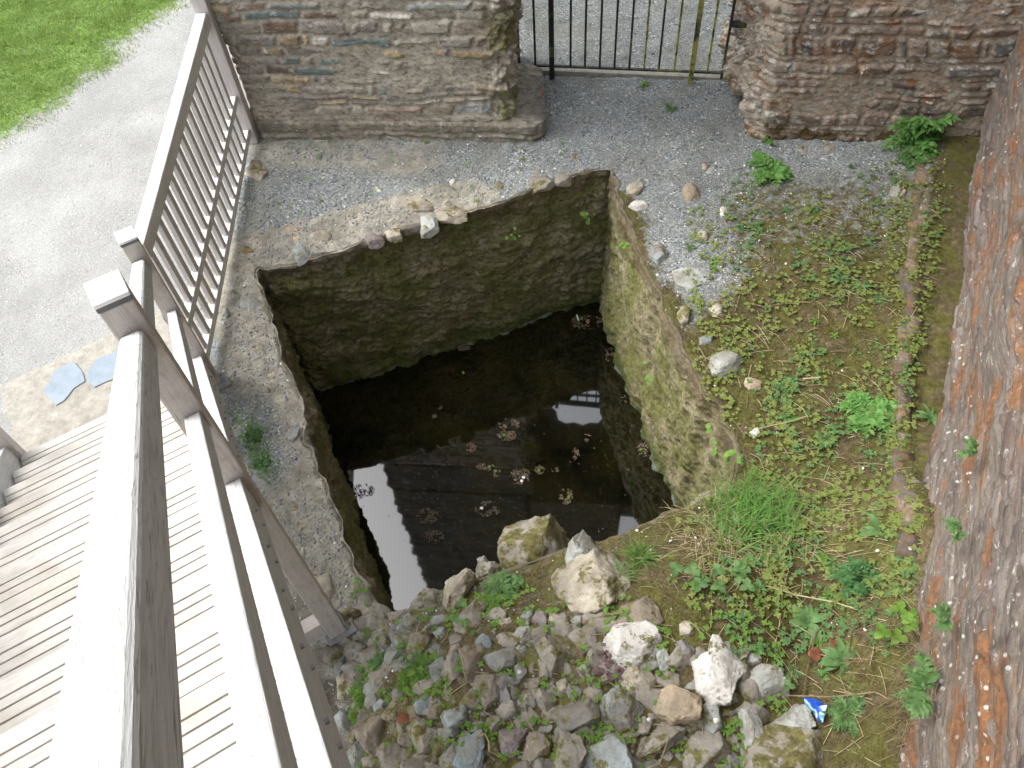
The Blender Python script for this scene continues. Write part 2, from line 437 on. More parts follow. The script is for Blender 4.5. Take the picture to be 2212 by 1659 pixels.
tdist = (xs-TW0[0])*TWN[0]+(ys-TW0[1])*TWN[1]
sd = poly_sd(xs, ys, RIM)
# masks
fence_x = -2.35-.1*(ys-3.02)
stair_line = -2.23+(3.02-ys)*.675
left = xs < np.where(ys < 3.02, stair_line, fence_x)
path = sst(.05, -.12, xs-np.where(ys < 3.02, stair_line-.02, fence_x))
GA1, GA2 = at(0, 355)[:2], at(415, 30)[:2]
ld = ((xs-GA1[0])*(GA2[1]-GA1[1])-(ys-GA1[1])*(GA2[0]-GA1[0]))/np.linalg.norm(GA2-GA1)
lawn_s = -(ld)
lawn = sst(-.05, .55, lawn_s+(fbm(xs*2.5, ys*2.5, 7)-.5)*.5)*(xs < -2.6)
# mortar ledge : left rim and back left rim
seg_l = np.minimum.reduce([seg_d(xs, ys, CTRL[0]+np.array([-.2, .1]), CTRL[24]+np.array([-.15, 0])), seg_d(xs, ys, CTRL[24]+np.array([-.15, 0]), at(745, 1360)[:2]),
                           seg_d(xs, ys, CTRL[0]+np.array([-.1, .12]), CTRL[5]+np.array([0, .1]))])
mortar = sst(.34, .16, seg_l)*(sd > -.05)
mortar = np.maximum(mortar, sst(.35, .15, seg_d(xs, ys, at(600, 320)[:2], at(900, 335)[:2]))*.55)
gap = sst(.3, .05, seg_d(xs, ys, at(545, 900)[:2], at(570, 1010)[:2]))
mortar *= 1-.75*gap
def moss_at(xs, ys, sd, tdist, gap=0.0):
    rightside = sst(-.15, .5, xs-(.75+(5.0-ys)*.16)+1.3*sst(3.9, 2.7, ys))*sst(5.35, 4.6, ys)
    moss = .06+.66*rightside*(.6+.55*sst(5.0, 3.0, ys))
    moss = np.maximum(moss, sst(.26, .0, sd+(fbm(xs*5, ys*5, 19, 3)-.5)*.2)*(xs > .2)*.75*(ys < 4.7))
    moss = np.maximum(moss, .62*sst(.0, .25, bank(xs, ys)))
    moss = np.maximum(moss, .72*sst(.45, .1, tdist)*(ys < 5.3)*(tdist > -.5))
    moss = np.maximum(moss, .25*gap)
    return moss, rightside
moss, rightside = moss_at(xs, ys, sd, tdist, gap)
moss = np.maximum(moss, 0)
moss[left & (ys > 1.0)] = 0
soil = .10+.55*sst(.02, .2, bank(xs, ys))+.35*sst(.28, .05, tdist)*(ys < 5.3)+.25*rightside
soil[left] = 0
pathkill = (ys < 1.35) & (ys > -.5); path = np.where(pathkill, 0, path); soil[pathkill & left] = .7; mortar = np.maximum(mortar, .35*pathkill*(xs < -.6)); mortar = np.maximum(mortar, .44*sst(.05, .25, bank(xs, ys))*sst(.9, .3, xs))
path_b = 0.0*ys
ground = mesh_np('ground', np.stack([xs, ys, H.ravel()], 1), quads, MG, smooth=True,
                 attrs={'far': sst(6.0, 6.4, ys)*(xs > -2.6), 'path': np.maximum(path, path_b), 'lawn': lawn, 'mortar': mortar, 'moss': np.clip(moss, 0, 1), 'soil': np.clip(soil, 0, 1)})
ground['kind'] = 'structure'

# ------------------------------------------------------------------ pit and water
def resample(P, step, closed=True):
    P = np.asarray(P); Q = np.vstack([P, P[:1]]) if closed else P
    L = np.r_[0, np.cumsum(np.linalg.norm(np.diff(Q, axis=0), axis=1))]
    n = int(L[-1]/step); s = np.linspace(0, L[-1], n, endpoint=not closed)
    return np.stack([np.interp(s, L, Q[:, k]) for k in range(Q.shape[1])], 1), s
rp, rs = resample(RIM, .016)
cen = RIM.mean(0)
def sm(a, k):
    for _ in range(k): a = (np.roll(a, 1, 0)+a+np.roll(a, -1, 0))/3
    return a
rp2 = sm(rp, 2)
tan = np.roll(rp2, -2, 0)-np.roll(rp2, 2, 0); tan /= np.linalg.norm(tan, axis=1)[:, None]
inn = np.stack([tan[:, 1], -tan[:, 0]], 1)
if ((cen-rp2)*inn).sum() < 0: inn = -inn
inn = sm(inn, 22); inn /= np.linalg.norm(inn, axis=1)[:, None]
prof = [(-.06, -.03), (-.04, -.008), (-.022, .004), (-.008, .003), (.0, -.008)]
prof += [(.005+.0*k, -.01-.016*k) for k in range(1, 118)]
V = []; PALE = []
nr = len(rp2)
ww = rs
for (off, z) in prof:
    dpt = -z
    tt = np.full(nr, z)
    d1 = (fbm(ww*2.4+tt*1.2, tt*4.0+3, 21, 5, .55)-.5)*.20
    d2 = (fbm(ww*13+tt*5, tt*24+8, 31, 4, .75)-.5)*.13
    amt = sst(-.02, .12, np.array(dpt))*1.0+.22
    if -.03 < off < .012 and dpt < .07: d2 = d2+(fbm(ww*26, tt*30, 91, 4, .7)-.5)*.085
    o = off+(d1+d2)*amt*.55-.012*min(1, dpt*4)+dpt*.028
    if off < -.005:
        o = off+(fbm(ww*9, np.full(nr, 1.), 5, 3)-.5)*.07*(off < -.03)
    zz = np.full(nr, z)
    xy = rp2+inn*o[:, None]
    if off <= 0: zz = z+gh(xy[:, 0], xy[:, 1])+(fbm(ww*7, tt+9, 41, 3)-.5)*.014
    V.append(np.column_stack([xy, zz]))
    leftside = ((xy[:, 0] < -.9-.0*xy[:, 1]) & (xy[:, 1] < 3.8)) | (xy[:, 1] > 3.8) & (xy[:, 0] < -1.0)
    PALE.append(np.where(leftside, .85, .25)*sst(.07, .0, np.array(dpt))*np.ones(nr))
V = np.concatenate(V); PALE = np.concatenate(PALE)
k = len(prof); I = np.arange(k*nr).reshape(k, nr)
Fq = np.stack([I[:-1], np.roll(I[:-1], -1, 1), np.roll(I[1:], -1, 1), I[1:]], -1).reshape(-1, 4)
pit = mesh_np('pit_wall', V, Fq, M_PIT, smooth=True, attrs={'pale': PALE})
tag(pit, 'mossy rock lining of the square water filled pit in the yard', 'pit')

t = NT('dark_pond_water')
t.b.inputs['IOR'].default_value = 2.25; t.b.inputs['Specular IOR Level'].default_value = .5
WM = t.done(t.ramp(t.noise(2.2, 4), [(.4, (.002, .0025, .0015)), (.65, (.012, .010, .003))]), .03, [(t.noise(3, 2), .02, .01)])
wp = sm(rp2+inn*(.02), 1)[::6]
water = mesh_py('water', [(p[0]-0, p[1], WATER_Z) for p in wp], [tuple(range(len(wp)))], WM)
water['kind'] = 'structure'
# mud floor under the water
mesh_py('pond_bed', [(p[0], p[1], WATER_Z-.38) for p in wp], [tuple(range(len(wp)))], M_DIRT)['kind'] = 'structure'

# ------------------------------------------------------------------ masonry
def layout(u, v, seed, ch=(.035, .10), sl=(.07, .34), warp=.02):
    r = random.Random(seed)
    u2 = u+(fbm(u*4, v*6, seed+1, 3)-.5)*warp*3; v2 = v+(fbm(u*2.2, v*3, seed+2, 4)-.5)*warp*4
    vb = [-.3]
    while vb[-1] < v.max()+.4: vb.append(vb[-1]+r.uniform(*ch)*(1.0 if r.random() < .8 else 1.7))
    vb = np.array(vb); ci = np.clip(np.searchsorted(vb, v2)-1, 0, len(vb)-2)
    e_v = np.minimum(v2-vb[ci], vb[ci+1]-v2)
    e_u = np.zeros_like(u); sid = np.zeros(u.shape, int); uw = np.zeros_like(u)
    for c in np.unique(ci):
        h = vb[c+1]-vb[c]
        ub = [u.min()-.6-r.random()*.3]
        while ub[-1] < u.max()+.6: ub.append(ub[-1]+r.uniform(*sl)*(1 if r.random() < .75 else 1.6))
        ub = np.array(ub); mk = ci == c
        sh = (v2[mk]-vb[c])*r.uniform(-.35, .35)
        uu = u2[mk]+sh
        k = np.clip(np.searchsorted(ub, uu)-1, 0, len(ub)-2)
        e_u[mk] = np.minimum(uu-ub[k], ub[k+1]-uu); sid[mk] = k+c*1000
    return sid, np.minimum(e_v, e_u*.8), ci

def wall_sheet(path_pts, z0, z1, step, zstep, seed, palette, mortar_c, thr=.010, disp=.03, big=.03, jamb=None, ch=(.035, .10), sl=(.07, .34), rough_top=0, base_off=None, mort_var=.5, flat_below=0):
    P, s = resample(np.array(path_pts), step, False)
    P2 = P.copy()
    for _ in range(4): P2[1:-1] = (P2[:-2]+P2[1:-1]*2+P2[2:])/4
    T = np.gradient(P2, axis=0); T /= np.linalg.norm(T, axis=1)[:, None]
    N = np.stack([T[:, 1], -T[:, 0]], 1)
    zs = np.arange(z0, z1+1e-6, zstep)
    U, Z = np.meshgrid(s, zs)
    sid, ed, ci = layout(U, Z, seed, ch, sl)
    h1 = hash2(sid, sid*0+3, seed); h2 = hash2(sid, sid*0+9, seed); h3 = hash2(sid, sid*0+5, seed)
    tw = thr*(.5+1.6*fbm(U*3, Z*3, seed+5, 3))+.025*sst(.54, .72, fbm(U*1.8, Z*3.5, seed+6, 4))*mort_var*2
    f = sst(tw*.5, tw*.5+.016, ed)                       # 1 on stone
    D = f*(.35+h3*.9)*disp+(fbm(U*2, Z*2, seed+7, 3)-.5)*big+(fbm(U*30, Z*45, seed+8, 3)-.5)*.010
    if jamb is not None:
        j = jamb(U, Z)
        D = D+j*((fbm(U*8, Z*6, seed+9, 5, .65)-.5)*.34)
    if base_off: D = D+base_off(U, Z)
    if flat_below:
        g = sst(flat_below+.05, flat_below-.02, Z+(fbm(U*4, U*0, seed+4, 3)-.5)*.08)
        D = D*(1-g*.8)+g*.02; f = f*(1-.75*g)
    pal = np.array(palette); c = pal[(h1*len(pal)*.9999).astype(int)]*(.7+.6*h2[..., None])
    mc = np.array(mortar_c)*(.75+.5*fbm(U*6, Z*6, seed+12, 4)[..., None])
    C = c*f[..., None]+mc*(1-f[..., None])
    XY = P2[None, :, :]+N[None, :, :]*D[..., None]
    nz, nu = U.shape
    Vv = np.dstack([XY, Z+(0 if not rough_top else 0)]).reshape(-1, 3)
    I = np.arange(nz*nu).reshape(nz, nu)
    Q = np.stack([I[:-1, :-1], I[:-1, 1:], I[1:, 1:], I[1:, :-1]], -1).reshape(-1, 4)
    return Vv, Q, C.reshape(-1, 3)

castle = empty('castle_wall', 'tall ruined slate rubble wall with a gated doorway across the yard', 'wall', (0, 5.8, 0))
def child(o, parent): 
    o.parent = parent; o.matrix_parent_inverse = parent.matrix_world.inverted() if False else Matrix.Translation(-Vector(parent.location)); return o
PALL = [(.34, .31, .265), (.26, .235, .20), (.31, .265, .215), (.24, .165, .125), (.27, .285, .275), (.19, .24, .235), (.42, .33, .20), (.40, .37, .31), (.29, .27, .245), (.17, .13, .11), (.58, .55, .50), (.23, .20, .18)]
FY = lambda x: 5.42-.045*(x+2.46)
pl = [(-2.44, 6.35), (-2.46, FY(-2.46)), (-.47, FY(-.47)), (-.40, FY(-.4)+.07), (-.42, 6.3), (-.43, 6.4)]
jl = lambda U, Z: sst(2.74, 2.98, U)*.8
V_, Q_, C_ = wall_sheet(pl, -.06, 2.45, .009, .008, 101, PALL, (.40, .365, .305), disp=.020, big=.05, jamb=jl, ch=(.04, .125), sl=(.05, .32), flat_below=.22, mort_var=1.1)
g_ = sst(-.62, -.45, V_[:, 0]+(fbm(V_[:, 2]*5, V_[:, 0]*5, 8, 3)-.5)*.3)[:, None]*sst(.42, .6, fbm(V_[:, 2]*6, V_[:, 1]*6, 9, 3))[:, None]
C_ = C_*(1.12-.62*sst(1.3, 1.6, V_[:, 2]))[:, None]*(1-.75*g_)+np.array([.24, .24, .10])*.75*g_  # upper courses darkened in colour so the water reflects them as shaded
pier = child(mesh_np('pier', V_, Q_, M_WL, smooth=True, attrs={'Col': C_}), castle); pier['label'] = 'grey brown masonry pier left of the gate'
PALR = [(.20, .155, .13), (.16, .12, .105), (.175, .165, .155), (.22, .18, .15), (.12, .10, .09), (.20, .15, .12), (.25, .23, .20), (.19, .135, .105)]
pr = [(1.36, 6.4), (1.34, 6.3), (1.42, 5.34), (1.50, 5.275), (3.35, 5.12), (3.5, 5.1)]
jr = lambda U, Z: sst(1.18, .95, U)
V_, Q_, C_ = wall_sheet(pr, -.06, 2.45, .009, .008, 202, PALR, (.36, .29, .23), disp=.022, big=.05, jamb=jr, ch=(.03, .09), sl=(.04, .24), mort_var=1.6)
C_ = C_*1.15
C_[V_[:, 0] < 1.56] = C_[V_[:, 0] < 1.56]*.5+np.array([.38, .34, .27])*.55
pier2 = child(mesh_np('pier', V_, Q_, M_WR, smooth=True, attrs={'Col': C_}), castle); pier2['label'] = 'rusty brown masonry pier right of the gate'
# upper masonry over the doorway, with one small window opening
def up_block(x0, x1, z0, z1, rag_l=0, rag_b=0, rag=None, seed=1):
    n = max(2, int((x1-x0)/.06)); kz = max(2, int((z1-z0)/.06))
    xs = np.linspace(x0, x1, n); zs = np.linspace(z0, z1, kz)
    U, Z = np.meshgrid(xs, zs)
    if rag_l: U = U+(hash2(np.round(Z*9), Z*0, seed)-.5)*.10*(U < x0+.05)
    if rag_b: Z = Z+(fbm(U*6, U*0, seed+1, 4)-.5)*.5*(Z < z0+.05)
    fr = np.dstack([U, FY(U)+.01+(fbm(U*6, Z*9, seed, 3)-.5)*.05, Z]).reshape(-1, 3)
    bk = np.dstack([U, FY(U)*0+6.36, Z]).reshape(-1, 3)
    I = np.arange(n*kz).reshape(kz, n); O = n*kz
    Q = [np.stack([I[:-1, :-1], I[:-1, 1:], I[1:, 1:], I[1:, :-1]], -1).reshape(-1, 4)]
    Q.append(Q[0][:, ::-1]+O)
    for e in (I[0], I[-1], I[:, 0], I[:, -1]): Q.append(np.stack([e[:-1], e[:-1]+O, e[1:]+O, e[1:]], -1))
    return np.vstack([fr, bk]), np.vstack(Q)
vs = []; qs = []; off = 0
for a in [(-2.44, -.42, 2.46, 3.2, 1, 0), (1.34, 3.6, 2.46, 3.2, 0, 0), (-2.44, -.52, 3.202, 7.8, 1, 0), (-.518, .79, 3.32, 7.8, 0, 0), (1.30, 3.6, 3.202, 7.8, 0, 0), (.792, 1.298, 3.32, 3.7, 0, 0), (.792, 1.298, 3.702, 5.30, 0, 0), (.792, 1.298, 7.4, 7.8, 0, 0)]:
    v, q = up_block(a[0], a[1], a[2], a[3], a[4], a[5], seed=int(a[0]*10)+50)
    if a[2] == 3.702: v[:len(v)//2, 1] = 6.10
    vs.append(v); qs.append(q+off); off += len(v)
vs = np.vstack(vs); qs = np.vstack(qs)
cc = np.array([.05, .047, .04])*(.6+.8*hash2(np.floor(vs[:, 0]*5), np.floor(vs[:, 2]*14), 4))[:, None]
child(mesh_np('upper_masonry', vs, qs, M_WL, attrs={'Col': cc}), castle)
# ragged broken arch behind the gate
ap = [(-.36, 1.45), (-.37, 1.95), (-.31, 2.1), (-.33, 2.28), (-.22, 2.5), (-.19, 2.7), (-.12, 2.82), (-.09, 3.05), (.02, 3.14), (.14, 3.12), (.26, 3.19), (.37, 3.12), (.48, 3.13), (.55, 2.98), (.64, 2.92), (.62, 2.7), (.66, 2.5), (.60, 2.25), (.54, 1.9), (.49, 1.6), (.46, 1.3), (.8, 1.15), (1.5, .95), (1.5, 3.3), (-.6, 3.3), (-.6, 1.3)]
n_ = len(ap); v_ = [(a, 6.16, b) for a, b in ap]+[(a, 6.5, b) for a, b in ap]
o_ = mesh_py('broken_arch', v_, [tuple(range(n_)), tuple(range(2*n_-1, n_-1, -1))]+[(k, k+n_, (k+1) % n_+n_, (k+1) % n_) for k in range(n_)], M_WL)
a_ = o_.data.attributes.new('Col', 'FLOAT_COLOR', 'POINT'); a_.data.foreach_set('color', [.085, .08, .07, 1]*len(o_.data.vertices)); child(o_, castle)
# low plinth of mortared slate at the foot of the left pier
pp = [(-2.42, FY(-2.42)-.045), (-.24, FY(-.24)-.05), (-.17, FY(-.2)+.02), (-.19, 5.98), (-.30, 6.05)]
V_, Q_, C_ = wall_sheet(pp, -.06, .15, .011, .010, 77, [(.33, .30, .25), (.28, .25, .20), (.37, .34, .29)], (.36, .33, .275), disp=.014, big=.05, ch=(.05, .09), sl=(.15, .5))
P_, s_ = resample(np.array(pp), .011, False)
nu = len(P_); top = V_[-nu:]; T_ = np.gradient(P_, axis=0); T_ /= np.linalg.norm(T_, axis=1)[:, None]; inner = np.column_stack([np.minimum(P_[:, 0], -.50), np.maximum(FY(P_[:, 0])+.12, np.where(P_[:, 0] > -.5, P_[:, 1], 0)), np.full(nu, .165)])
n0 = len(V_); V_ = np.vstack([V_, inner]); a = np.arange(n0-nu, n0); b = np.arange(n0, n0+nu)
Q_ = np.vstack([Q_, np.stack([a[:-1], a[1:], b[1:], b[:-1]], -1)]); C_ = np.vstack([C_, np.tile([[.36, .335, .28]], (nu, 1))])
child(mesh_np('plinth', V_, Q_, M_WL, smooth=True, attrs={'Col': C_}), castle)

# lichen covered tower wall on the right
tower = empty('tower_wall', 'steep slate tower wall streaked with orange and white lichen on the right', 'wall', (2.2, 2.8, 0))
PALT = [(.17, .14, .13), (.14, .115, .105), (.20, .17, .16), (.16, .14, .14), (.21, .19, .18), (.12, .09, .085)]
tp = [tuple(TW0-TWD*1.6), tuple(TW1+TWD*.25)]
bo = lambda U, Z: (.13*sst(.5, -.05, Z)+(fbm(U*1.2, Z*1.4, 5, 3)-.5)*.13)
V_, Q_, C_ = wall_sheet(tp[::1], -.08, 4.9, .014, .010, 303, PALT, (.20, .17, .145), thr=.004, disp=.022, big=.03, ch=(.012, .04), sl=(.05, .30), base_off=lambda U, Z: -bo(U, Z)+(fbm(U*4, Z*20, 55, 4, .6)-.5)*.04, mort_var=.5)
P_ = np.array(tp); dirn = (P_[1]-P_[0])/np.linalg.norm(P_[1]-P_[0])
# sheet normals point to the tower side: mirror the displacement to the yard side
base = P_[0]
rel = V_[:, :2]-base; al = rel@dirn; nn = rel@TWN
V_[:, :2] = base+al[:, None]*dirn+(-nn)[:, None]*TWN
Q_ = Q_[:, ::-1]
child(mesh_np('stone_face', V_, Q_, M_TW, smooth=True, attrs={'Col': C_}), tower)
vs, qs = [], []
b0 = TW0-TWD*1.6; b1 = TW1+TWD*.25
q = [b0-TWN*.02, b1-TWN*.02, b1-TWN*1.2, b0-TWN*1.2]
mesh_py('core', [(*p, z) for z in (4.88, 8.0) for p in q], BOXF, M_DIRT).parent = None
core = bpy.data.objects['core']; core.data.materials[0] = M_TW
a_ = core.data.attributes.new('Col', 'FLOAT_COLOR', 'POINT'); a_.data.foreach_set('color', [.08, .07, .065, 1]*len(core.data.vertices))
child(core, tower); core.name = 'upper_masonry'
q = [b0-TWN*.30, b1-TWN*.30, b1-TWN*1.2, b0-TWN*1.2]
core = mesh_py('inner_masonry', [(*p, z) for z in (-.3, 4.875) for p in q], BOXF, M_TW)
a_ = core.data.attributes.new('Col', 'FLOAT_COLOR', 'POINT'); a_.data.foreach_set('color', [.16, .135, .12, 1]*len(core.data.vertices)); child(core, tower)
# plinth ledge at its foot
lp = [at(1996, 372)[:2], at(1962, 650)[:2], at(1935, 1000)[:2], at(1885, 1250)[:2], at(1868, 1330)[:2]]
P_, s_ = resample(np.array(lp), .02, False)
rl = random.Random(8); vs, qs, cl = [], [], []; k_ = 0
while k_ < len(P_)-4:
    m_ = min(len(P_)-2, k_+rl.randint(2, 9)); a = P_[k_]; b = P_[m_]; e = (b-a)/np.linalg.norm(b-a); nn = np.array([-e[1], e[0]])
    for lay in range(rl.choice((0, 1, 1, 1, 2))):
        w0, w1 = -rl.uniform(.03, .075), rl.uniform(.02, .055); oo = rl.uniform(-.03, .03); z0_ = float(gh(a[0], a[1]))
        zt = z0_+.006+lay*.012+rl.uniform(-.012, .012); base = len(vs); ta = rl.uniform(-.03, .0); tb = rl.uniform(0, .03); br = rl.uniform(.6, 1.25); ins = lay*.006
        nsl = 4
        for q_ in range(nsl+1):
            f_ = q_/nsl; p = a+e*ta+(b-a+e*(tb-ta))*f_; jw = rl.uniform(-.014, .014); jz = rl.uniform(-.008, .008)
            for (w_, zz) in ((w0+ins+jw, zt-.08), (w0+ins+jw, zt+jz), (w1-ins+jw*.5, zt+jz*.5), (w1-ins+jw*.5, zt-.08)):
                vs.append((*(p+nn*(w_+oo)), zz)); cl.append([.22*br, .155*br, .10*br] if rl.random() < .45 else [.19*br, .165*br, .14*br])
        for q_ in range(nsl):
            c0 = base+q_*4
            for w_ in range(3): qs.append((c0+w_, c0+4+w_, c0+5+w_, c0+1+w_))
        qs.append((base, base+1, base+2, base+3)); c0 = base+nsl*4; qs.append((c0+3, c0+2, c0+1, c0))
    k_ = m_
Vv = np.array(vs); Qq = np.array(qs); lc = np.array(cl)
lg = mesh_np('plinth_ledge', Vv, Qq, m_masonry('mossy_orange_ledge', .35, .15, .95, (.11, .10, .03), streak=(6, 6, 9)), smooth=False, attrs={'Col': lc}); child(lg, tower); lg['label'] = 'narrow orange slate ledge along the tower foot'

# ------------------------------------------------------------------ gate
ga = at(1122, 150, .05)[:2]; gb = at(1558, 168, .05)[:2]
gd = (gb-ga)/np.linalg.norm(gb-ga); glen = np.linalg.norm(gb-ga); gn = np.array([gd[1], -gd[0]])
gate = empty('iron_gate', 'black barred iron gate with yellow algae on its right hand bars', 'gate', (*((ga+gb)/2), 0))
def gbox(name, s0, s1, z0, z1, d, mat, off=0):
    p = []
    for z in (z0, z1):
        for (s, q) in ((s0, -d/2), (s1, -d/2), (s1, d/2), (s0, d/2)):
            w_ = ga+gd*s+gn*(q+off); p.append((*w_, z))
    return child(mesh_py(name, p, BOXF, mat, bevel=.002, seg=1), gate)
def gs(zx):   # fraction from bar pixel positions along the bottom rail
    return (zx-463)/(1785-463)*glen
for zx in (463, 1785): gbox('stile', gs(zx)-.010, gs(zx)+.010, .045, 1.93, .03, M_IRON)
for zx, mt in ((685, M_IRON), (1590, M_IRONY)): gbox('post', gs(zx)-.02, gs(zx)+.02, -.04, 2.08, .03, mt, .033)
for i, zx in enumerate((572, 805, 900, 997, 1093, 1190, 1285, 1380, 1480, 1690)):
    gbox('bar', gs(zx)-.0085, gs(zx)+.0085, .10, 1.94, .017, M_IRONY if i in (6, 8, 9) else M_IRON)
gbox('bottom_rail', 0, glen, .088, .104, .026, M_IRON, .0); gbox('top_rail', 0, glen, 1.755, 1.80, .022, M_IRON, .001)
gbox('top_rail', 0, glen, 1.93, 2.03, .03, M_IRON, .001)
gbox('hinge_bracket', -.16, -.005, .62, .66, .04, M_IRON); gbox('hinge_bracket', glen+.005, glen+.16, .5, .54, .04, M_IRON)
sill_p = [(ga-gn*.02+gd*-.05), (gb-gn*.02+gd*.06), (gb-gn*.12+gd*.06), (ga-gn*.12+gd*-.05)]
sill = mesh_py('kerb', [(*p, z) for z in (-.05, .035) for p in sill_p], BOXF, m_simple('grey_kerb_concrete', (.22, .22, .19), (.36, .35, .30), 25, .9, .5), bevel=.006)
tag(sill, 'low grey stone kerb behind the foot of the iron gate', 'kerb')

# ------------------------------------------------------------------ stairs
SO = np.array([-2.235, 3.03]); SA = math.radians(-56.3); SD = np.array([math.cos(SA), math.sin(SA)]); SL = np.array([SD[1], -SD[0]])
K = .72
def ST(s, u, z): p = SO+SD*s+SL*u; return (p[0], p[1], z)
stairs = empty('staircase', 'pale weathered wooden staircase with grooved treads and handrails', 'staircase', ST(0, .6, 0))
def sbar(name, s0, s1, u0, u1, a, depth, mat, bev=.005, seg=2, k=K):
    p = []
    for dz in (-depth, 0):
        for s, u in ((s0, u0), (s1, u0), (s1, u1), (s0, u1)): p.append(ST(s, u, a+k*s+dz))
    q = BOXF
    return child(mesh_py(name, p, q, mat, bevel=bev, seg=seg, smooth=False), stairs)
# grain is taken along object axes: give stairs parts a material with a rotated stretch
def m_grain(name, base, dark, dirv, green=0, contrast=1, sc=9, stain=0):
    t = NT(name)
    tc = t.tc
    d = Vector(dirv).normalized(); u = d.orthogonal().normalized(); v2 = d.cross(u)
    def dot(vec, k):
        n = t.n('ShaderNodeVectorMath', operation='DOT_PRODUCT'); t.l(tc, n.inputs[0]); n.inputs[1].default_value = tuple(x*k for x in vec); return n.outputs['Value']
    cb = t.n('ShaderNodeCombineXYZ'); t.l(dot(d, 1.2), cb.inputs[0]); t.l(dot(u, 22), cb.inputs[1]); t.l(dot(v2, 22), cb.inputs[2])
    g = t.noise(sc/3, 7, .68, cb.outputs[0], 1.2)
    g2 = t.noise(sc, 5, .7, cb.outputs[0], .6)
    c = t.ramp(g, [(.25, tuple(dark)), (.48, tuple(base)), (.75, tuple(min(.8, b*1.15) for b in base))])
    c = t.mix(t.ramp(g2, [(.60-.04*contrast, 0), (.70-.05*contrast, min(1, .5*contrast))]), c, tuple(x*.4 for x in dark))
    c = t.mix(t.ramp(t.noise(3.5, 4), [(.5, 0), (.8, .5)]), c, tuple(b*.72 for b in base))
    if stain: c = t.mix(t.ramp(t.noise(2.6, 5, .65), [(.50, 0), (.66, stain)]), c, (.36, .32, .25)); c = t.mix(t.ramp(t.noise(1.3, 3, .6), [(.4, 0), (.6, .5)]), c, tuple(b*.82 for b in base))
    if green: c = t.mix(t.ramp(t.noise(6, 6, .7), [(.52, 0), (.66, green)]), c, (.19, .20, .06))
    return t.done(c, .8, [(g2, .6, .004)])
DV = (SD[0], SD[1], K)
MR = m_grain('weathered_stair_rail_wood', (.57, .58, .585), (.42, .42, .41), DV, .10, 1.35)
MS = m_grain('weathered_stringer_wood', (.56, .565, .57), (.42, .41, .405), DV, .06, 1.1)
MP = m_grain('brown_grey_post_wood', (.52, .48, .46), (.37, .335, .32), (0, 0, 1), .35)
MT = m_grain('grooved_tread_wood', (.60, .575, .54), (.42, .39, .35), (SL[0], SL[1], 0), .0, stain=.75)
segs = [(.088, 1.885), (1.985, 5.0)]
TOPS = 5.0
for side in (0, 1):
    ub = 0 if side == 0 else 1.165
    for (s0, s1) in segs:
        if side == 1 and s1 > 4: pass
        sbar('handrail', s0, s1, ub+.010, ub+.077, 1.08, .118, MR, .014, 3)
        sbar('mid_rail', s0, s1, ub+.004, ub+.054, .665, .10, MS, .004)
        sbar('stringer', s0, s1, ub+.012, ub+.068, .245, .25, MS, .004)
def post(s, u, z0, z1, parent, w=.092, mat=None, capm=M_CAP, name='newel_post'):
    p = []
    for z in (z0, z1):
        for a, b in ((s, u), (s+w, u), (s+w, u+w), (s, u+w)): p.append(ST(a, b, z))
    o = child(mesh_py(name, p, BOXF, mat or MP, bevel=.006), parent)
    e = .002; zt = z1+.016; bd = []
    for z in (z1+.001, z1+.017):
        for a, b in ((s-.001, u-.001), (s+w+.001, u-.001), (s+w+.001, u+w+.001), (s-.001, u+w+.001)): bd.append(ST(a, b, z))
    mesh_py('lead_band', bd, BOXF, M_LEAD, bevel=.002).parent = o
    cp = []
    for z, ee in ((zt+.002, e), (zt+.018, e)):
        for a, b in ((s-ee, u-ee), (s+w+ee, u-ee), (s+w+ee, u+w+ee), (s-ee, u+w+ee)): cp.append(ST(a, b, z))
    c = mesh_py('post_cap', cp, BOXF, capm, bevel=.003); c.parent = o
    return o
post(1.89, -.012, -.02, 2.61, stairs)
post(-.005, -.014, -.02, 1.255, stairs)
post(0.0, 1.15, -.02, 1.255, stairs); post(1.89, 1.15, -.02, 2.61, stairs)
post(5.0, -.012, -.02, 4.85, stairs); post(5.0, 1.15, -.02, 4.85, stairs)
# treads with grip grooves
NTR = 19
for i in range(NTR):
    s0 = .075+.25*i; z = .18*(i+1)-.0
    W = .262; th = .035; pts = [(0, -th), (0, -.006), (.006, 0)]
    x = .052
    for g in range(5):
        pts += [(x, 0), (x+.001, -.010), (x+.0055, -.010), (x+.0065, 0)]; x += .0385+.004*((g*7+i*3) % 3-1)
    pts += [(W-.004, 0), (W, -.004), (W, -th)]
    j = random.Random(i).uniform(-.003, .003)
    n = len(pts); V0 = [ST(s0+a, .080, z+b+j) for a, b in pts]+[ST(s0+a, 1.163, z+b+j) for a, b in pts]
    Fc = [tuple(range(n)), tuple(range(2*n-1, n-1, -1))]+[(k, k+n, (k+1) % n+n, (k+1) % n) for k in range(n)]
    child(mesh_py('tread', V0, Fc, MT), stairs)
# landing deck at the top
dk = []
for i in range(9):
    s0 = .075+.25*NTR+.145*i
    p = [ST(a, b, z) for z in (.18*(NTR+1)-.035, .18*(NTR+1)) for a, b in ((s0, -.05), (s0+.14, -.05), (s0+.14, 1.3), (s0, 1.3))]
    child(mesh_py('deck_board', p, BOXF, MT, bevel=.003, seg=1), stairs)
for u_ in (.02, 1.16):
    p = [ST(a, b, z) for z in (3.3, 3.562) for a, b in ((5.1, u_), (6.2, u_), (6.2, u_+.06), (5.1, u_+.06))]
    child(mesh_py('joist', p, BOXF, MS, bevel=.003, seg=1), stairs)
    post(6.1, u_-.02, -.02, 3.28, stairs, name='support_post')
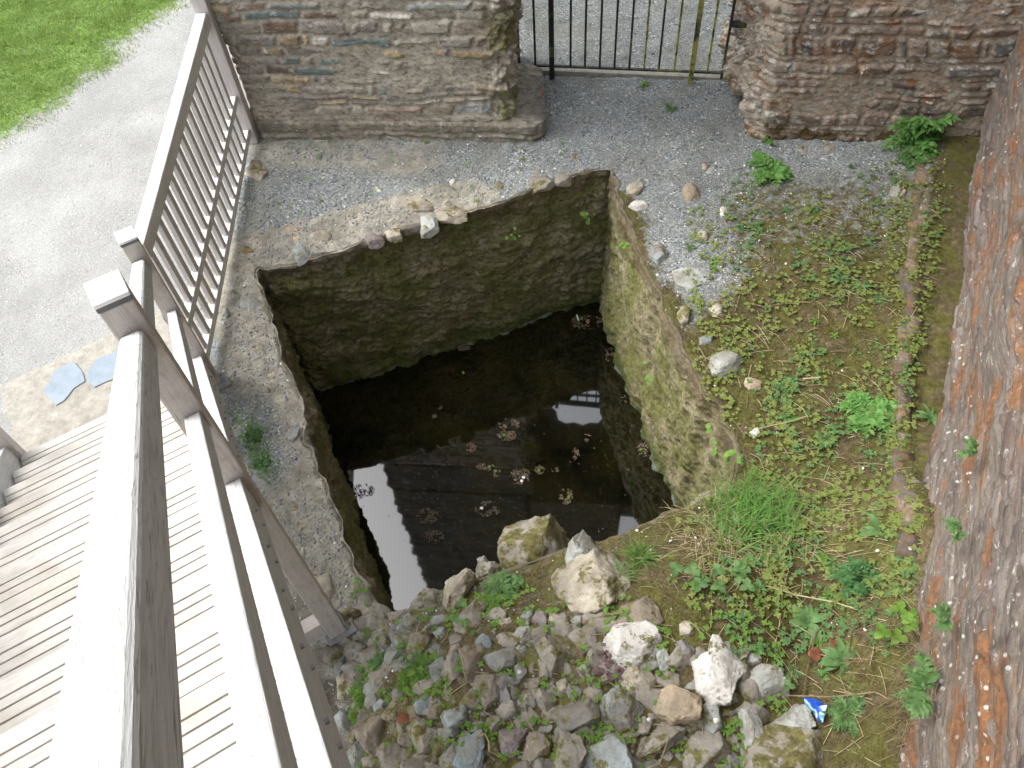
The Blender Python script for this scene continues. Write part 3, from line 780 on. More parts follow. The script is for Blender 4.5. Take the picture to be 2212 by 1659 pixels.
# bolts on the outer face of the stringer
def bolt(s, zoff, u=.012):
    r = .0075; vs_ = []
    for uu in (u+.002, u-.009):
        for k_ in range(6): 
            an = k_*math.pi/3; vs_.append(ST(s+r*math.cos(an), uu, .245+K*s-zoff+r*math.sin(an)))
    child(mesh_py('bolt', vs_, [tuple(range(6)), tuple(range(11, 5, -1))]+[(k, k+6, (k+1) % 6+6, (k+1) % 6) for k in range(6)], M_STEEL), stairs)
for i in range(1, NTR):
    s_ = .16+.25*i
    if 1.85 < s_ < 2.02: continue
    bolt(s_, .09); bolt(s_+.05, .15)
# steel foot bracket of the tall post, on a mortar pad
for (a0, a1, b0, b1) in ((1.885, 1.987, -.022, -.014), (1.878, 1.886, -.02, .09)):
    p = [ST(a, b, z) for z in (-.01, .10) for a, b in ((a0, b0), (a1, b0), (a1, b1), (a0, b1))]
    child(mesh_py('foot_bracket', p, BOXF, M_STEEL), stairs)
p = [ST(a, b, z) for z in (.004, .010) for a, b in ((1.86, -.055), (2.012, -.055), (2.012, .10), (1.86, .10))]
child(mesh_py('foot_plate', p, BOXF, M_STEEL), stairs)
p = [ST(a, b, z) for z in (.06, .21) for a, b in ((1.90, .082), (1.97, .082), (1.97, 1.148), (1.90, 1.148))]
child(mesh_py('cross_beam', p, BOXF, MP, bevel=.004), stairs)
p = [ST(a, b, z) for z in (-.01, .014) for a, b in ((.05, -.06), (.14, -.06), (.14, .10), (.05, .10))]
child(mesh_py('foot_plate', p, BOXF, M_STEEL), stairs)

# ------------------------------------------------------------------ fence on the ground, from the newel to the masonry wall
FA = np.array([-2.245, 2.99]); FB = np.array([-2.475, 5.30]); FD = (FB-FA)/np.linalg.norm(FB-FA); FN = np.array([-FD[1], FD[0]])  # FN to the path side
FLn = np.linalg.norm(FB-FA)
fence = empty('wooden_railing', 'grey wooden baluster railing between the pit yard and the gravel path', 'railing', (*FA, 0))
MF = m_grain('weathered_fence_rail', (.70, .69, .685), (.56, .545, .53), (FD[0], FD[1], 0), .18)
MB_ = m_grain('weathered_baluster', (.62, .59, .58), (.48, .45, .44), (0, 0, 1), .08)
MPO = m_grain('pale_grey_post', (.56, .52, .52), (.42, .385, .38), (0, 0, 1), .03)
def fbox(name, s0, s1, u0, u1, z0, z1, mat, bev=.004, seg=2):
    p = []
    for z in (z0, z1):
        for s, u in ((s0, u0), (s1, u0), (s1, u1), (s0, u1)):
            w_ = FA+FD*s+FN*u; p.append((*w_, z))
    return child(mesh_py(name, p, BOXF, mat, bevel=bev, seg=seg), fence)
fbox('handrail', .10, FLn+.02, .0, .075, 1.00, 1.105, MF, .008, 3)
fbox('mid_rail', .07, FLn+.02, .012, .058, .375, .435, MF)
fbox('bottom_rail', .04, FLn+.02, .012, .058, .06, .125, MF)
nb = 17
for i in range(nb):
    c_ = .10+(FLn-.16)*(i+.55)/nb
    fbox('baluster', c_-.024, c_+.024, .020, .050, .4352, .9995, MB_, .002, 1)
    fbox('baluster', c_-.024, c_+.024, .020, .050, .1252, .3748, MB_, .002, 1)
fbox('end_post', FLn+.022, FLn+.122, -.02, .08, -.02, 1.50, MPO, .006)

# stone landing at the foot of the stairs
def flat_poly(name, px, z0, z1, mat, n_sub=0, bev=.006):
    pts = [at(a, b, z1) for a, b in px]; n = len(pts)
    V0 = [(p[0], p[1], z0) for p in pts]+[(p[0], p[1], z1) for p in pts]
    return mesh_py(name, V0, [tuple(range(n-1, -1, -1)), tuple(range(n, 2*n))]+[(k, (k+1) % n, (k+1) % n+n, k+n) for k in range(n)], mat, bevel=bev, seg=2)
def ragged(px, amp=4, step=14, seed=0):
    r = random.Random(seed); out = []
    for i in range(len(px)):
        a = np.array(px[i], float); b = np.array(px[(i+1) % len(px)], float); n = max(1, int(np.linalg.norm(b-a)/step))
        for k in range(n): out.append(tuple(a+(b-a)*k/n+np.array([r.uniform(-amp, amp), r.uniform(-amp, amp)])))
    return out
land = empty('stone_landing', 'mortared stone landing set in the path at the foot of the stairs', 'landing', (-3, 3, 0))
L_ = flat_poly('mortar_bed', ragged([(0, 832), (130, 772), (250, 716), (345, 672), (420, 800), (250, 905), (60, 1000), (-60, 1040), (10, 960), (28, 925), (8, 885)], 3, 20, 3), -.06, .028, M_SLAB); child(L_, land)
for q_, lb in (([(92, 842), (108, 820), (122, 796), (160, 782), (178, 800), (182, 825), (160, 838), (148, 856), (122, 873), (105, 858)], 'pale blue slate with a stepped edge'),
           ([(188, 800), (205, 776), (260, 755), (300, 740), (310, 790), (240, 818), (205, 838), (190, 822)], 'pale blue slate half under the handrail')):
    s_ = flat_poly('slate', ragged(q_, 2, 12, 5), .0, .036, M_SLATEP, bev=.003); child(s_, land); s_['label'] = lb

# ------------------------------------------------------------------ stones
ICO = {}
def ico(sub):
    if sub not in ICO:
        bm = bmesh.new(); bmesh.ops.create_icosphere(bm, subdivisions=sub, radius=1)
        ICO[sub] = (np.array([v.co[:] for v in bm.verts]), np.array([[v.index for v in f.verts] for f in bm.faces])); bm.free()
    return ICO[sub]
def star_r(poly, ang):
    """radius of polygon (around 0,0) along angles"""
    out = np.full(ang.shape, .02); dx = np.cos(ang); dy = np.sin(ang)
    for i in range(len(poly)):
        a = poly[i]; b = poly[(i+1) % len(poly)]; e = b-a
        den = dx*e[1]-dy*e[0]
        den = np.where(np.abs(den) < 1e-9, 1e-9, den)
        t_ = (a[0]*e[1]-a[1]*e[0])/den; u_ = (a[0]*dy-a[1]*dx)/den
        ok = (t_ > 0) & (u_ >= -1e-6) & (u_ <= 1+1e-6)
        out = np.where(ok, np.maximum(out, t_), out)
    return out
def stone(name, poly, zc, h, mat, seed, label=None, cat='stone', group=None, tilt=(0, 0), sub=5, nclip=11, rough=.05):
    poly = np.asarray(poly, float); c = poly.mean(0); poly = poly-c
    V0, F0 = ico(sub)
    ang = np.arctan2(V0[:, 1], V0[:, 0]); R = star_r(poly, ang)
    ct = np.sqrt(V0[:, 0]**2+V0[:, 1]**2); st = V0[:, 2]
    size = np.abs(R).mean()
    V1 = np.column_stack([np.cos(ang)*R*ct**.42, np.sin(ang)*R*ct**.42, h*np.sign(st)*np.abs(st)**.6]); rms0 = np.sqrt((V1[:, :2]**2).sum(1).mean())
    r = np.random.RandomState(seed)
    for _ in range(nclip):
        n = r.normal(size=3); n[2] = abs(n[2])*.9+.15; n /= np.linalg.norm(n)
        d_ = (V1@n); lim = d_.max()*r.uniform(.60, .92)
        ex = np.clip(d_-lim, 0, None); V1 = V1-ex[:, None]*n*.98
    V1[:, :2] *= 1.12*rms0/np.sqrt((V1[:, :2]**2).sum(1).mean())
    tx, ty = tilt
    V1[:, 2] += V1[:, 0]*tx+V1[:, 1]*ty
    q = V1/size
    nz = (fbm(q[:, 0]*2.2+seed, q[:, 1]*2.2+q[:, 2]*1.7, seed, 3, .6)-.5)+.8*(fbm(q[:, 0]*9+seed, q[:, 1]*9+q[:, 2]*7, seed+1, 3, .6)-.5)
    V1 = V1*(1+nz[:, None]*rough*3)
    o = mesh_np(name, V1, F0, STM[mat] if isinstance(mat, str) else mat, smooth=True)
    o.location = (c[0], c[1], zc)
    me = o.data
    if label: tag(o, label, cat, group)
    return o
def z8(X_, Y_): return (737.3+X_/3.0, 1106+Y_/3.0)
def z9(X_, Y_): return (1474.7+X_/3.0, 1106+Y_/3.0)
def traced(pts, conv, mat, h, label, seed, dz=.0, tilt=(0, 0), **kw):
    pp_ = [conv(*p) for p in pts]
    c = np.mean(pp_, 0); g = atg(*c); z = g[2]+dz
    zt = z+h*.45
    P = np.array([at(a, b, zt)[:2] for a, b in pp_])
    return stone('stone', P, z, h, mat, seed, label, tilt=tilt, **kw)
ST_LIST = [
 ([(1060, 240), (1075, 130), (1180, 60), (1310, 15), (1420, 70), (1500, 190), (1480, 330), (1300, 380), (1090, 360)], z8, 'M', .19, 'large mossy stone rising highest at the pit edge, with a rounded top', .06),
 ([(1480, 235), (1570, 112), (1655, 235), (1600, 330), (1470, 345)], z8, 'BP', .20, 'pale pointed slate wedge standing at the pit edge', .06),
 ([(1285, 535), (1360, 400), (1500, 310), (1700, 245), (1830, 400), (1840, 520), (1640, 625), (1400, 600)], z8, 'P', .17, 'big lichen spotted pale boulder behind the pointed slate wedge', .03),
 ([(640, 650), (685, 430), (750, 345), (845, 430), (790, 540), (740, 640), (680, 685)], z8, 'P', .14, 'upright tan stone with an orange mossy tip at the pit edge', .03),
 ([(470, 600), (540, 515), (680, 470), (665, 620), (600, 700), (470, 690)], z8, 'G', .11, 'grey stone with a rusty top left of the upright tan stone', 0),
 ([(300, 650), (420, 620), (445, 695), (300, 735)], z8, 'G', .09, 'small grey stone at the left end of the pit edge', 0),
 ([(1725, 850), (1800, 720), (1920, 700), (2035, 770), (2065, 860), (1990, 1005), (1890, 1025), (1760, 910)], z8, 'W', .10, 'large white quartz block with brown patches in the rubble', .04),
 ([(2035, 865), (2090, 870), (2140, 990), (2075, 1030)], z8, 'BP', .06, 'thin grey slate leaning on the white quartz block', .03),
 ([(190, 860), (230, 785), (300, 780), (380, 860), (440, 945), (340, 1060), (305, 1190), (200, 1200), (120, 1110), (98, 960), (185, 915)], z9, 'W', .10, 'bright white two lobed quartz stone near the blue litter', .05),
 ([(400, 1090), (510, 995), (620, 1035), (690, 1170), (580, 1215), (470, 1150)], z9, 'BP', .09, 'rounded pale blue grey stone right of the two lobed white stone', .04),
 ([(355, 1285), (490, 1310), (515, 1420), (480, 1690), (420, 1520)], z9, 'BP', .11, 'narrow pale triangular slate standing at the bottom of the rubble', .05),
 ([(575, 1380), (750, 1245), (815, 1290), (830, 1390), (740, 1450), (600, 1430)], z9, 'BP', .10, 'pale grey slate left of the crumpled blue litter', .05),
 ([(470, 1500), (600, 1420), (780, 1380), (960, 1430), (1090, 1590), (1110, 1800), (480, 1800)], z9, 'M', .13, 'broad moss covered boulder at the bottom right of the rubble', .03),
 ([(15, 1530), (150, 1395), (240, 1400), (305, 1500), (220, 1680), (40, 1660)], z9, 'G', .09, 'grey stone with a chipped peak below the two lobed white stone', .03),
 ([(-20, 690), (60, 735), (75, 800), (-10, 790)], z9, 'P', .06, 'small pale stone between the grass and the white stones', .02),
 ([(1800, 650), (1930, 535), (2030, 570), (2115, 695), (1960, 730)], z8, 'N', .09, 'flat brown slate above the white quartz block', .02),
 ([(1800, 1055), (1880, 1015), (2045, 1060), (2055, 1150), (1900, 1175), (1815, 1115)], z8, 'P', .08, 'lichen spotted stone just below the white quartz block', .03),
 ([(2015, 1180), (2212, 1100), (2340, 1150), (2310, 1335), (2150, 1360), (2050, 1280)], z8, 'T', .10, 'orange tan stone left of the two lobed white stone', .03),
 ([(1705, 1150), (1800, 1115), (1900, 1180), (1975, 1265), (1930, 1355), (1800, 1395), (1735, 1270)], z8, 'B', .10, 'blue grey slate with a lichen edge left of the orange tan stone', .04),
 ([(1615, 1215), (1700, 1155), (1745, 1265), (1755, 1330), (1690, 1345)], z8, 'B', .08, 'dark blue slate leaning on its paler neighbour', .0),
 ([(1365, 1275), (1530, 1145), (1610, 1200), (1685, 1350), (1600, 1405), (1480, 1435), (1420, 1345)], z8, 'D', .10, 'broad flat topped grey slate in the middle of the rubble', .03),
 ([(1215, 1165), (1350, 1150), (1405, 1260), (1335, 1325), (1270, 1245)], z8, 'G', .08, 'triangular grey stone left of the broad flat grey slate', .02),
 ([(1285, 885), (1350, 765), (1435, 850), (1455, 950), (1390, 1055), (1330, 1025)], z8, 'G', .10, 'upright mottled grey stone with a white lichen rim', .03),
 ([(945, 940), (1100, 885), (1155, 960), (1065, 1065), (990, 1015)], z8, 'B', .08, 'greenish grey slate right of the long brown slab', .02),
 ([(765, 905), (900, 860), (985, 880), (905, 1085), (810, 1085), (785, 985)], z8, 'N', .09, 'long brown slab in the left middle of the rubble', .02),
 ([(855, 862), (910, 795), (1005, 840), (985, 880)], z8, 'BB', .07, 'small bright blue slate above the long brown slab', .02),
 ([(685, 945), (740, 855), (805, 880), (765, 965)], z8, 'P', .08, 'pale stone with a rusty side left of the long brown slab', .02),
 ([(635, 1335), (720, 1255), (820, 1235), (850, 1300), (740, 1395), (660, 1395)], z8, 'B', .09, 'blue grey slate above the bright blue slab', .02),
 ([(735, 1720), (748, 1530), (790, 1425), (840, 1450), (900, 1425), (915, 1500), (890, 1720)], z8, 'BB', .08, 'bright blue slate slab at the bottom edge', .04),
 ([(1145, 1545), (1310, 1355), (1345, 1480), (1335, 1600), (1210, 1680)], z8, 'N', .10, 'brown stone with orange lichen at the bottom middle', .02),
 ([(1335, 1565), (1400, 1445), (1530, 1465), (1570, 1560), (1500, 1720), (1350, 1720)], z8, 'G', .10, 'pale grey lichen flecked stone at the bottom middle', .03),
 ([(1585, 1630), (1640, 1475), (1770, 1395), (1855, 1560), (1870, 1720), (1600, 1740)], z8, 'B', .11, 'tall blue grey slate with a ridge at the bottom', .03),
 ([(1955, 1565), (1968, 1365), (2100, 1365), (2215, 1420), (2110, 1530)], z8, 'G', .08, 'flat grey stone under the crossed straws', .03),
 ([(95, 1385), (250, 1205), (330, 1285), (405, 1310), (345, 1455), (230, 1570), (165, 1485)], z8, 'N', .09, 'brown stone beside the red dead leaf', .02),
 ([(255, 1595), (370, 1475), (505, 1600), (485, 1710), (290, 1720)], z8, 'G', .09, 'grey stone at the bottom left below the red dead leaf', .02),
 ([(325, 1150), (380, 1115), (435, 1170), (405, 1235), (340, 1215)], z8, 'D', .07, 'small dark stone below the left grass tuft', .03),
 ([(465, 1235), (550, 1165), (615, 1220), (565, 1305), (500, 1295)], z8, 'B', .07, 'small blue grey slate right of the small dark stone', .03),
 ([(135, 875), (240, 860), (305, 960), (235, 1085), (150, 1005)], z8, 'G', .09, 'grey stone left of the grass tuft', .0),
 ([(65, 875), (180, 775), (240, 768), (262, 855), (140, 880)], z8, 'B', .08, 'blue grey stone near the post foot, above the grey one', .0),
 ([(315, 785), (430, 715), (495, 800), (475, 905), (380, 935)], z8, 'B', .10, 'blue grey stone right below the left end of the pit edge', .0),
 ([(475, 790), (620, 755), (630, 860), (560, 950), (445, 885)], z8, 'N', .09, 'brown stone with a round hole shaped dimple', .0),
 ([(595, 770), (650, 735), (695, 800), (640, 850)], z8, 'B', .07, 'small blue stone left of the leafy patch', .02),
 ([(1105, 815), (1180, 725), (1235, 790), (1180, 895), (1140, 875)], z8, 'BP', .08, 'thin pale blue slate in the middle of the rubble', .02),
 ([(1215, 725), (1290, 635), (1335, 700), (1290, 765)], z8, 'U', .08, 'purple slate fragment under the big pale boulder', .02),
 ([(1325, 640), (1400, 625), (1480, 700), (1440, 755), (1340, 705)], z8, 'P', .07, 'small pale cracked stone beside the purple slate', .02),
 ([(575, 975), (650, 955), (695, 1000), (645, 1115), (590, 1055)], z8, 'B', .08, 'dark blue slate right of the left grass tuft', .02),
 ([(865, 1185), (960, 1065), (1045, 1110), (990, 1255), (920, 1295)], z8, 'G', .08, 'grey slab between crossing dry twigs', .02),
 ([(1000, 1185), (1110, 1075), (1125, 1150), (1060, 1260), (1010, 1265)], z8, 'D', .08, 'narrow dark slate right of the slab between the twigs', .02),
 ([(-25, 1065), (60, 1025), (105, 1150), (60, 1230), (-15, 1205)], z8, 'P', .08, 'whitish stone beside the stair stringer', .02),
 ([(35, 1565), (130, 1485), (205, 1570), (150, 1650), (60, 1650)], z8, 'B', .08, 'blue grey stone in the bottom left corner of the rubble', .02),
 ([(425, 1385), (540, 1335), (645, 1420), (600, 1525), (500, 1545)], z8, 'G', .09, 'grey brown stone right of the red dead leaf', .02),
 ([(975, 1435), (1100, 1335), (1190, 1400), (1105, 1570), (1035, 1535)], z8, 'U', .09, 'purplish grey stone above the dead leaf pair', .02),
 ([(1125, 1015), (1180, 955), (1205, 1040), (1150, 1095)], z8, 'B', .07, 'small blue slate with a white scrap beside it', .02),
 ([(1395, 1095), (1480, 1065), (1505, 1150), (1420, 1185)], z8, 'P', .06, 'small pale stone above the broad flat grey slate', .02),
 ([(-35, 765), (110, 735), (145, 780), (60, 865), (-30, 880)], z8, 'G', .07, 'grey stone nearest the foot of the tall newel post', .0),
 ([(-60, 1295), (60, 1285), (85, 1400), (-30, 1470)], z8, 'B', .08, 'blue grey stone hugging the stair stringer', .02),
 ([(-60, 950), (20, 930), (35, 1050), (-40, 1080)], z8, 'BB', .07, 'blue slate touching the stair stringer', .02),
 ([(1015, 705), (1090, 675), (1135, 730), (1060, 780)], z8, 'P', .07, 'small pale stone below the leafy patch', .01),
 ([(885, 310), (930, 275), (955, 320), (925, 370)], z8, 'BP', .08, 'small whitish slate chip at the pit edge', .04),
 ([(860, 370), (900, 330), (1000, 340), (1060, 300), (1080, 370), (960, 400)], z8, 'M', .09, 'mossy low stone left of the large mossy stone', .01),
]
occupied = []
for i, (pts, conv, mat, h, lab, dz) in enumerate(ST_LIST):
    r = random.Random(i*7+1)
    traced(pts, conv, mat, h, lab, 1000+i, dz=dz*.8-.036, tilt=(r.uniform(-.25, .25), r.uniform(-.3, .15)))
    pp_ = np.array([conv(*p) for p in pts]); c = pp_.mean(0); occupied.append((c[0], c[1], np.linalg.norm(pp_-c, axis=1).mean()))
# filler rubble between the traced stones
r = random.Random(5); fill = 0; tries = 0
while fill < 170 and tries < 16000:
    tries += 1
    px, py = r.uniform(660, 1640), r.uniform(1330, 1700)
    if px < 650+(py-1330)*.36 + 20: continue
    rad = r.choice((20, 26, 33, 41, 47))
    if px > 1400 and py < 1400: continue
    if any(math.hypot(px-a, py-b) < (rad+c)*.52 for a, b, c in occupied): continue
    occupied.append((px, py, rad)); fill += 1
    n = r.randint(5, 7); a0 = r.uniform(0, 6.28); el = r.uniform(.6, 1)
    pts = [(px+rad*math.cos(a0+k*6.283/n)*r.uniform(.75, 1.2), py+rad*el*math.sin(a0+k*6.283/n)*r.uniform(.75, 1.2)) for k in range(n)]
    mt = r.choice('BGGGDGGNB')
    traced(pts, lambda a, b: (a, b), mt, r.uniform(.055, .10), 'dull half buried rubble stone wedged between the bigger stones of the bank', 3000+fill, dz=-.034, tilt=(r.uniform(-.3, .3), r.uniform(-.3, .3)), sub=4, group='filler stones packed into the rubble bank')

RIMST = [  # display px, rx, ry, mat, h, label
 (1367, 403, 19, 14, 'P', .05, 'pale lichen stone at the far right corner of the pit'),
 (1376, 446, 24, 11, 'W', .04, 'long white stone lying at the right pit rim'),
 (1424, 545, 20, 22, 'B', .05, 'grey blue slate sunk in the right pit rim'),
 (1492, 592, 38, 26, 'BP', .04, 'wide pale blue slate in the right pit rim, tan at one end'),
 (1552, 664, 22, 18, 'P', .05, 'lichen crusted tan stone right of the pit'),
 (1477, 676, 15, 20, 'P', .05, 'whitish stone on the right pit rim above the blue stones'),
 (1525, 738, 20, 11, 'BB', .04, 'small smooth blue slate on the right pit rim'),
 (1568, 786, 36, 26, 'BP', .07, 'angular blue white slate jutting at the right pit rim'),
 (1491, 416, 20, 18, 'T', .06, 'square orange tan stone on the gravel'),
 (1521, 508, 15, 9, 'P', .04, 'flat cream stone on the gravel, below the orange tan one'),
 (1564, 456, 8, 14, 'W', .03, 'narrow white stone standing in the weeds'),
 (1525, 357, 11, 8, 'P', .03, 'small cream stone right of the pit corner'),
 (1535, 372, 10, 7, 'BP', .03, 'small pale grey stone right of the pit corner'),
 (1791, 322, 12, 11, 'P', .04, 'cream stone near the foot of the rusty wall'),
 (1732, 322, 9, 7, 'T', .03, 'small tan stone near the foot of the rusty wall'),
 (1930, 412, 14, 18, 'BP', .04, 'pale grey slate beside the plinth ledge'),
 (1948, 420, 11, 12, 'T', .04, 'tan stone beside the pale grey slate'),
 (1632, 935, 12, 10, 'W', .04, 'white stone in the moss beside the pit rim'),
 (1682, 938, 10, 8, 'W', .03, 'small white stone right of the moss edge'),
 (1655, 1000, 8, 8, 'P', .03, 'small cream stone in the deep moss'),
 (1532, 1072, 30, 11, 'P', .05, 'flat lichen stone at the near right corner of the pit'),
 (1622, 830, 26, 12, 'T', .03, 'tan slab half covered by moss right of the pit'),
 (640, 545, 24, 24, 'B', .05, 'blue grey slate at the far left corner of the pit'),
 (693, 508, 32, 12, 'P', .04, 'long pale stone on the far pit rim, left part'),
 (628, 496, 20, 9, 'T', .04, 'small tan stone with a rusty edge on the far pit rim'),
 (810, 514, 17, 15, 'U', .05, 'pinkish square stone on the far pit rim'),
 (852, 502, 21, 15, 'P', .05, 'rounded pale stone on the far pit rim'),
 (922, 486, 24, 20, 'BP', .06, 'tilted blue grey slate on the far pit rim'),
 (905, 440, 44, 14, 'P', .04, 'long tan slate lying behind the far pit rim'),
 (975, 462, 40, 16, 'P', .05, 'whitish pink slab on the far pit rim'),
 (970, 424, 17, 12, 'G', .04, 'grey square stone behind the far pit rim'),
 (1078, 402, 14, 9, 'N', .04, 'brown stone in the gravel behind the pit'),
 (817, 410, 13, 9, 'W', .03, 'largest white stone in the gravel behind the pit'),
 (812, 428, 7, 9, 'W', .02, 'small white stone below the largest one'),
 (975, 394, 8, 11, 'W', .03, 'white and tan stone in the gravel behind the pit'),
 (1165, 395, 36, 14, 'G', .05, 'broken grey edge stone at the back of the pit'),
 (1215, 385, 24, 12, 'G', .05, 'brown grey edge stone near the far right pit corner'),
 (550, 368, 26, 26, 'P', .05, 'large pale stone by the railing end post'),
 (536, 539, 12, 12, 'O', .03, 'red brown stone set in the ledge'),
 (512, 520, 15, 6, 'B', .02, 'dark blue slate sliver beside the railing'),
 (512, 640, 9, 12, 'B', .02, 'small blue stone set in the left ledge'),
 (488, 672, 9, 14, 'B', .02, 'blue green stone by the foot of the railing'),
 (545, 655, 22, 20, 'B', .02, 'faded blue stone at the edge of the left ledge'),
 (635, 932, 17, 26, 'B', .03, 'smooth blue grey slate set in the left rim of the pit'),
 (700, 1270, 30, 36, 'P', .03, 'cracked pale slab on the left rim near the newel foot'),
 (745, 1345, 34, 22, 'P', .05, 'pale mortar stone under the tall newel post'),
 (1237, 338, 12, 9, 'O', .02, 'brown clod lying in the gravel behind the pit'),
]
for i, (px, py, rx, ry, mt, h, lab) in enumerate(RIMST):
    r = random.Random(i*13+5); n = 7; a0 = r.uniform(0, 6)
    pts = [(px+rx*math.cos(a0+k*6.283/n)*r.uniform(.85, 1.12), py+ry*math.sin(a0+k*6.283/n)*r.uniform(.85, 1.12)) for k in range(n)]
    if py < 620 and px < 1300 and px > 600: h *= .6
    traced(pts, lambda a, b: (a, b), mt, h, lab, 5000+i, dz=-.012, tilt=(r.uniform(-.1, .1), r.uniform(-.1, .1)), sub=4, nclip=9)

# flush stones bedded in the mortar of the left and far rims
r = random.Random(77)
for i in range(34):
    if i < 17: f_ = (i+r.uniform(.1, .9))/17; px = 560+f_*175+r.uniform(-52, -14); py = 620+f_*690+r.uniform(-10, 10)
    else: f_ = (i-17+r.uniform(.1, .9))/17; px = 575+f_*640; py = 575-f_*190+r.uniform(-44, -6)
    rx = r.uniform(10, 24); ry = r.uniform(8, 17); a0 = r.uniform(0, 6)
    pts = [(px+rx*math.cos(a0+k*1.047)*r.uniform(.8, 1.15), py+ry*math.sin(a0+k*1.047)*r.uniform(.8, 1.15)) for k in range(6)]
    traced(pts, lambda a, b: (a, b), r.choice('PGPBTGP'), r.uniform(.025, .04), 'flat worn stone bedded flush in the mortar of the left or far pit rim', 7000+i, dz=-.028, tilt=(r.uniform(-.06, .06), r.uniform(-.06, .06)), sub=4, nclip=8, group='flat stones bedded in the pit rim')

# ------------------------------------------------------------------ loose gravel : uncountable
def scatter_pebbles(name, n, region, size, mats, seed, lift=.3, mlim=(.12, .75)):
    r = np.random.RandomState(seed); V0, F0 = ico(1)
    px = r.uniform(region[0], region[2], n*4); py = r.uniform(region[1], region[3], n*4)
    sdd = poly_sd(px, py, RIM); ok = (sdd > .02); 
    td = (px-TW0[0])*TWN[0]+(py-TW0[1])*TWN[1]; ok &= td > .12
    mo_ = moss_at(px, py, sdd, td)[0]; ok &= (mo_ < r.uniform(mlim[0], mlim[1], n*4)); dens = fbm(px*2.5, py*2.5, seed, 3); ok &= (dens > r.uniform(.3, .62, n*4))
    ok &= ~((py > 5.25) & ((px < -.2) | (px > 1.4)) & (px > -2.6))
    px, py = px[ok][:n], py[ok][:n]; n = len(px)
    sz = size[0]+(size[1]-size[0])*r.random_sample(n)**3
    a = r.uniform(0, 6.28, n); ca, sa = np.cos(a), np.sin(a)
    B = V0[None]*(np.stack([sz, sz*r.uniform(.55, .9, n), sz*.5], 1))[:, None, :]*(1+.25*(r.random_sample((n, len(V0), 1))-.5))
    Xr = B[..., 0]*ca[:, None]-B[..., 1]*sa[:, None]+px[:, None]; Yr = B[..., 0]*sa[:, None]+B[..., 1]*ca[:, None]+py[:, None]
    Zr = B[..., 2]+(gh(px, py)+sz*lift*.5)[:, None]
    Fa = (F0[None]+(np.arange(n)*len(V0))[:, None, None]).reshape(-1, 3)
    mi = np.repeat(r.choice(len(mats), n, p=None), len(F0))
    return mesh_np(name, np.stack([Xr, Yr, Zr], -1).reshape(-1, 3), Fa, mats=mats, midx=mi, smooth=True)
PB = [m_simple('pebble_slate', (.14, .16, .18), (.27, .30, .33), 60, .8, .1), m_simple('pebble_grey', (.22, .23, .23), (.36, .37, .37), 60, .8, .1),
      m_simple('pebble_tan', (.30, .27, .21), (.46, .42, .34), 60, .8, .1), m_simple('pebble_white', (.62, .61, .58), (.78, .77, .75), 60, .7, .1)]
g1 = scatter_pebbles('gravel', 15000, (-2.5, .4, 3.0, 6.1), (.004, .013), [PB[0], PB[0], PB[0], PB[1], PB[1], PB[2]], 1)
tag(g1, 'blue grey loose gravel spread over the pit yard', 'gravel', kind='stuff')
g2 = scatter_pebbles('white_chippings', 1300, (-2.3, 1.0, 2.9, 6.0), (.004, .013), [PB[3], PB[3], PB[2]], 2, mlim=(.5, 1.1))
tag(g2, 'white and cream chippings scattered over the pit yard', 'gravel', kind='stuff')
g3 = scatter_pebbles('path_gravel', 6000, (-5.2, 2.2, -2.6, 7.3), (.003, .007), [PB[1], PB[2], PB[3], PB[1]], 3)
tag(g3, 'pale fine gravel on the path beyond the railing', 'gravel', kind='stuff')

# ------------------------------------------------------------------ leaves
def leaf_geo(L, Wd, base, az, el, curl=.4, nseg=4, prof=None, vs=None, fs=None, twist=0):
    """append one lanceolate leaf"""
    d = np.array([math.cos(az), math.sin(az)]); s = np.array([-d[1], d[0]])
    i0 = len(vs); z = base[2]; p = np.array(base[:2], float); e = el
    for k in range(nseg+1):
        t_ = k/nseg
        wv = Wd*(math.sin(math.pi*min(1, max(.04, t_**.8)))**.8 if not prof else prof(t_))
        if k == nseg: wv = Wd*.05
        c = p.copy()
        vs.append((c[0]+s[0]*wv/2, c[1]+s[1]*wv/2, z+wv*.12+twist*wv)); vs.append((c[0], c[1], z-.0)); vs.append((c[0]-s[0]*wv/2, c[1]-s[1]*wv/2, z+wv*.12-twist*wv))
        p = p+d*L/nseg*math.cos(e); z += L/nseg*math.sin(e); e -= curl/nseg*1.6
    for k in range(nseg):
        a = i0+k*3
        fs.append((a, a+3, a+4, a+1)); fs.append((a+1, a+4, a+5, a+2))
def stem_geo(p0, p1, w_, vs, fs, sag=0, n=5):
    p0 = np.array(p0, float); p1 = np.array(p1, float); d = p1-p0; s = np.cross(d, [0, 0, 1]); s /= (np.linalg.norm(s)+1e-9)
    u = np.cross(s, d/np.linalg.norm(d)); i0 = len(vs)
    for k in range(n+1):
        t_ = k/n; c = p0+d*t_+np.array([0, 0, sag*4*t_*(1-t_)])
        for a in range(3):
            an = a*2.0944; vs.append(tuple(c+(s*math.cos(an)+u*math.sin(an))*w_))
    for k in range(n):
        a = i0+k*3
        for j in range(3): fs.append((a+j, a+(j+1) % 3, a+3+(j+1) % 3, a+3+j))
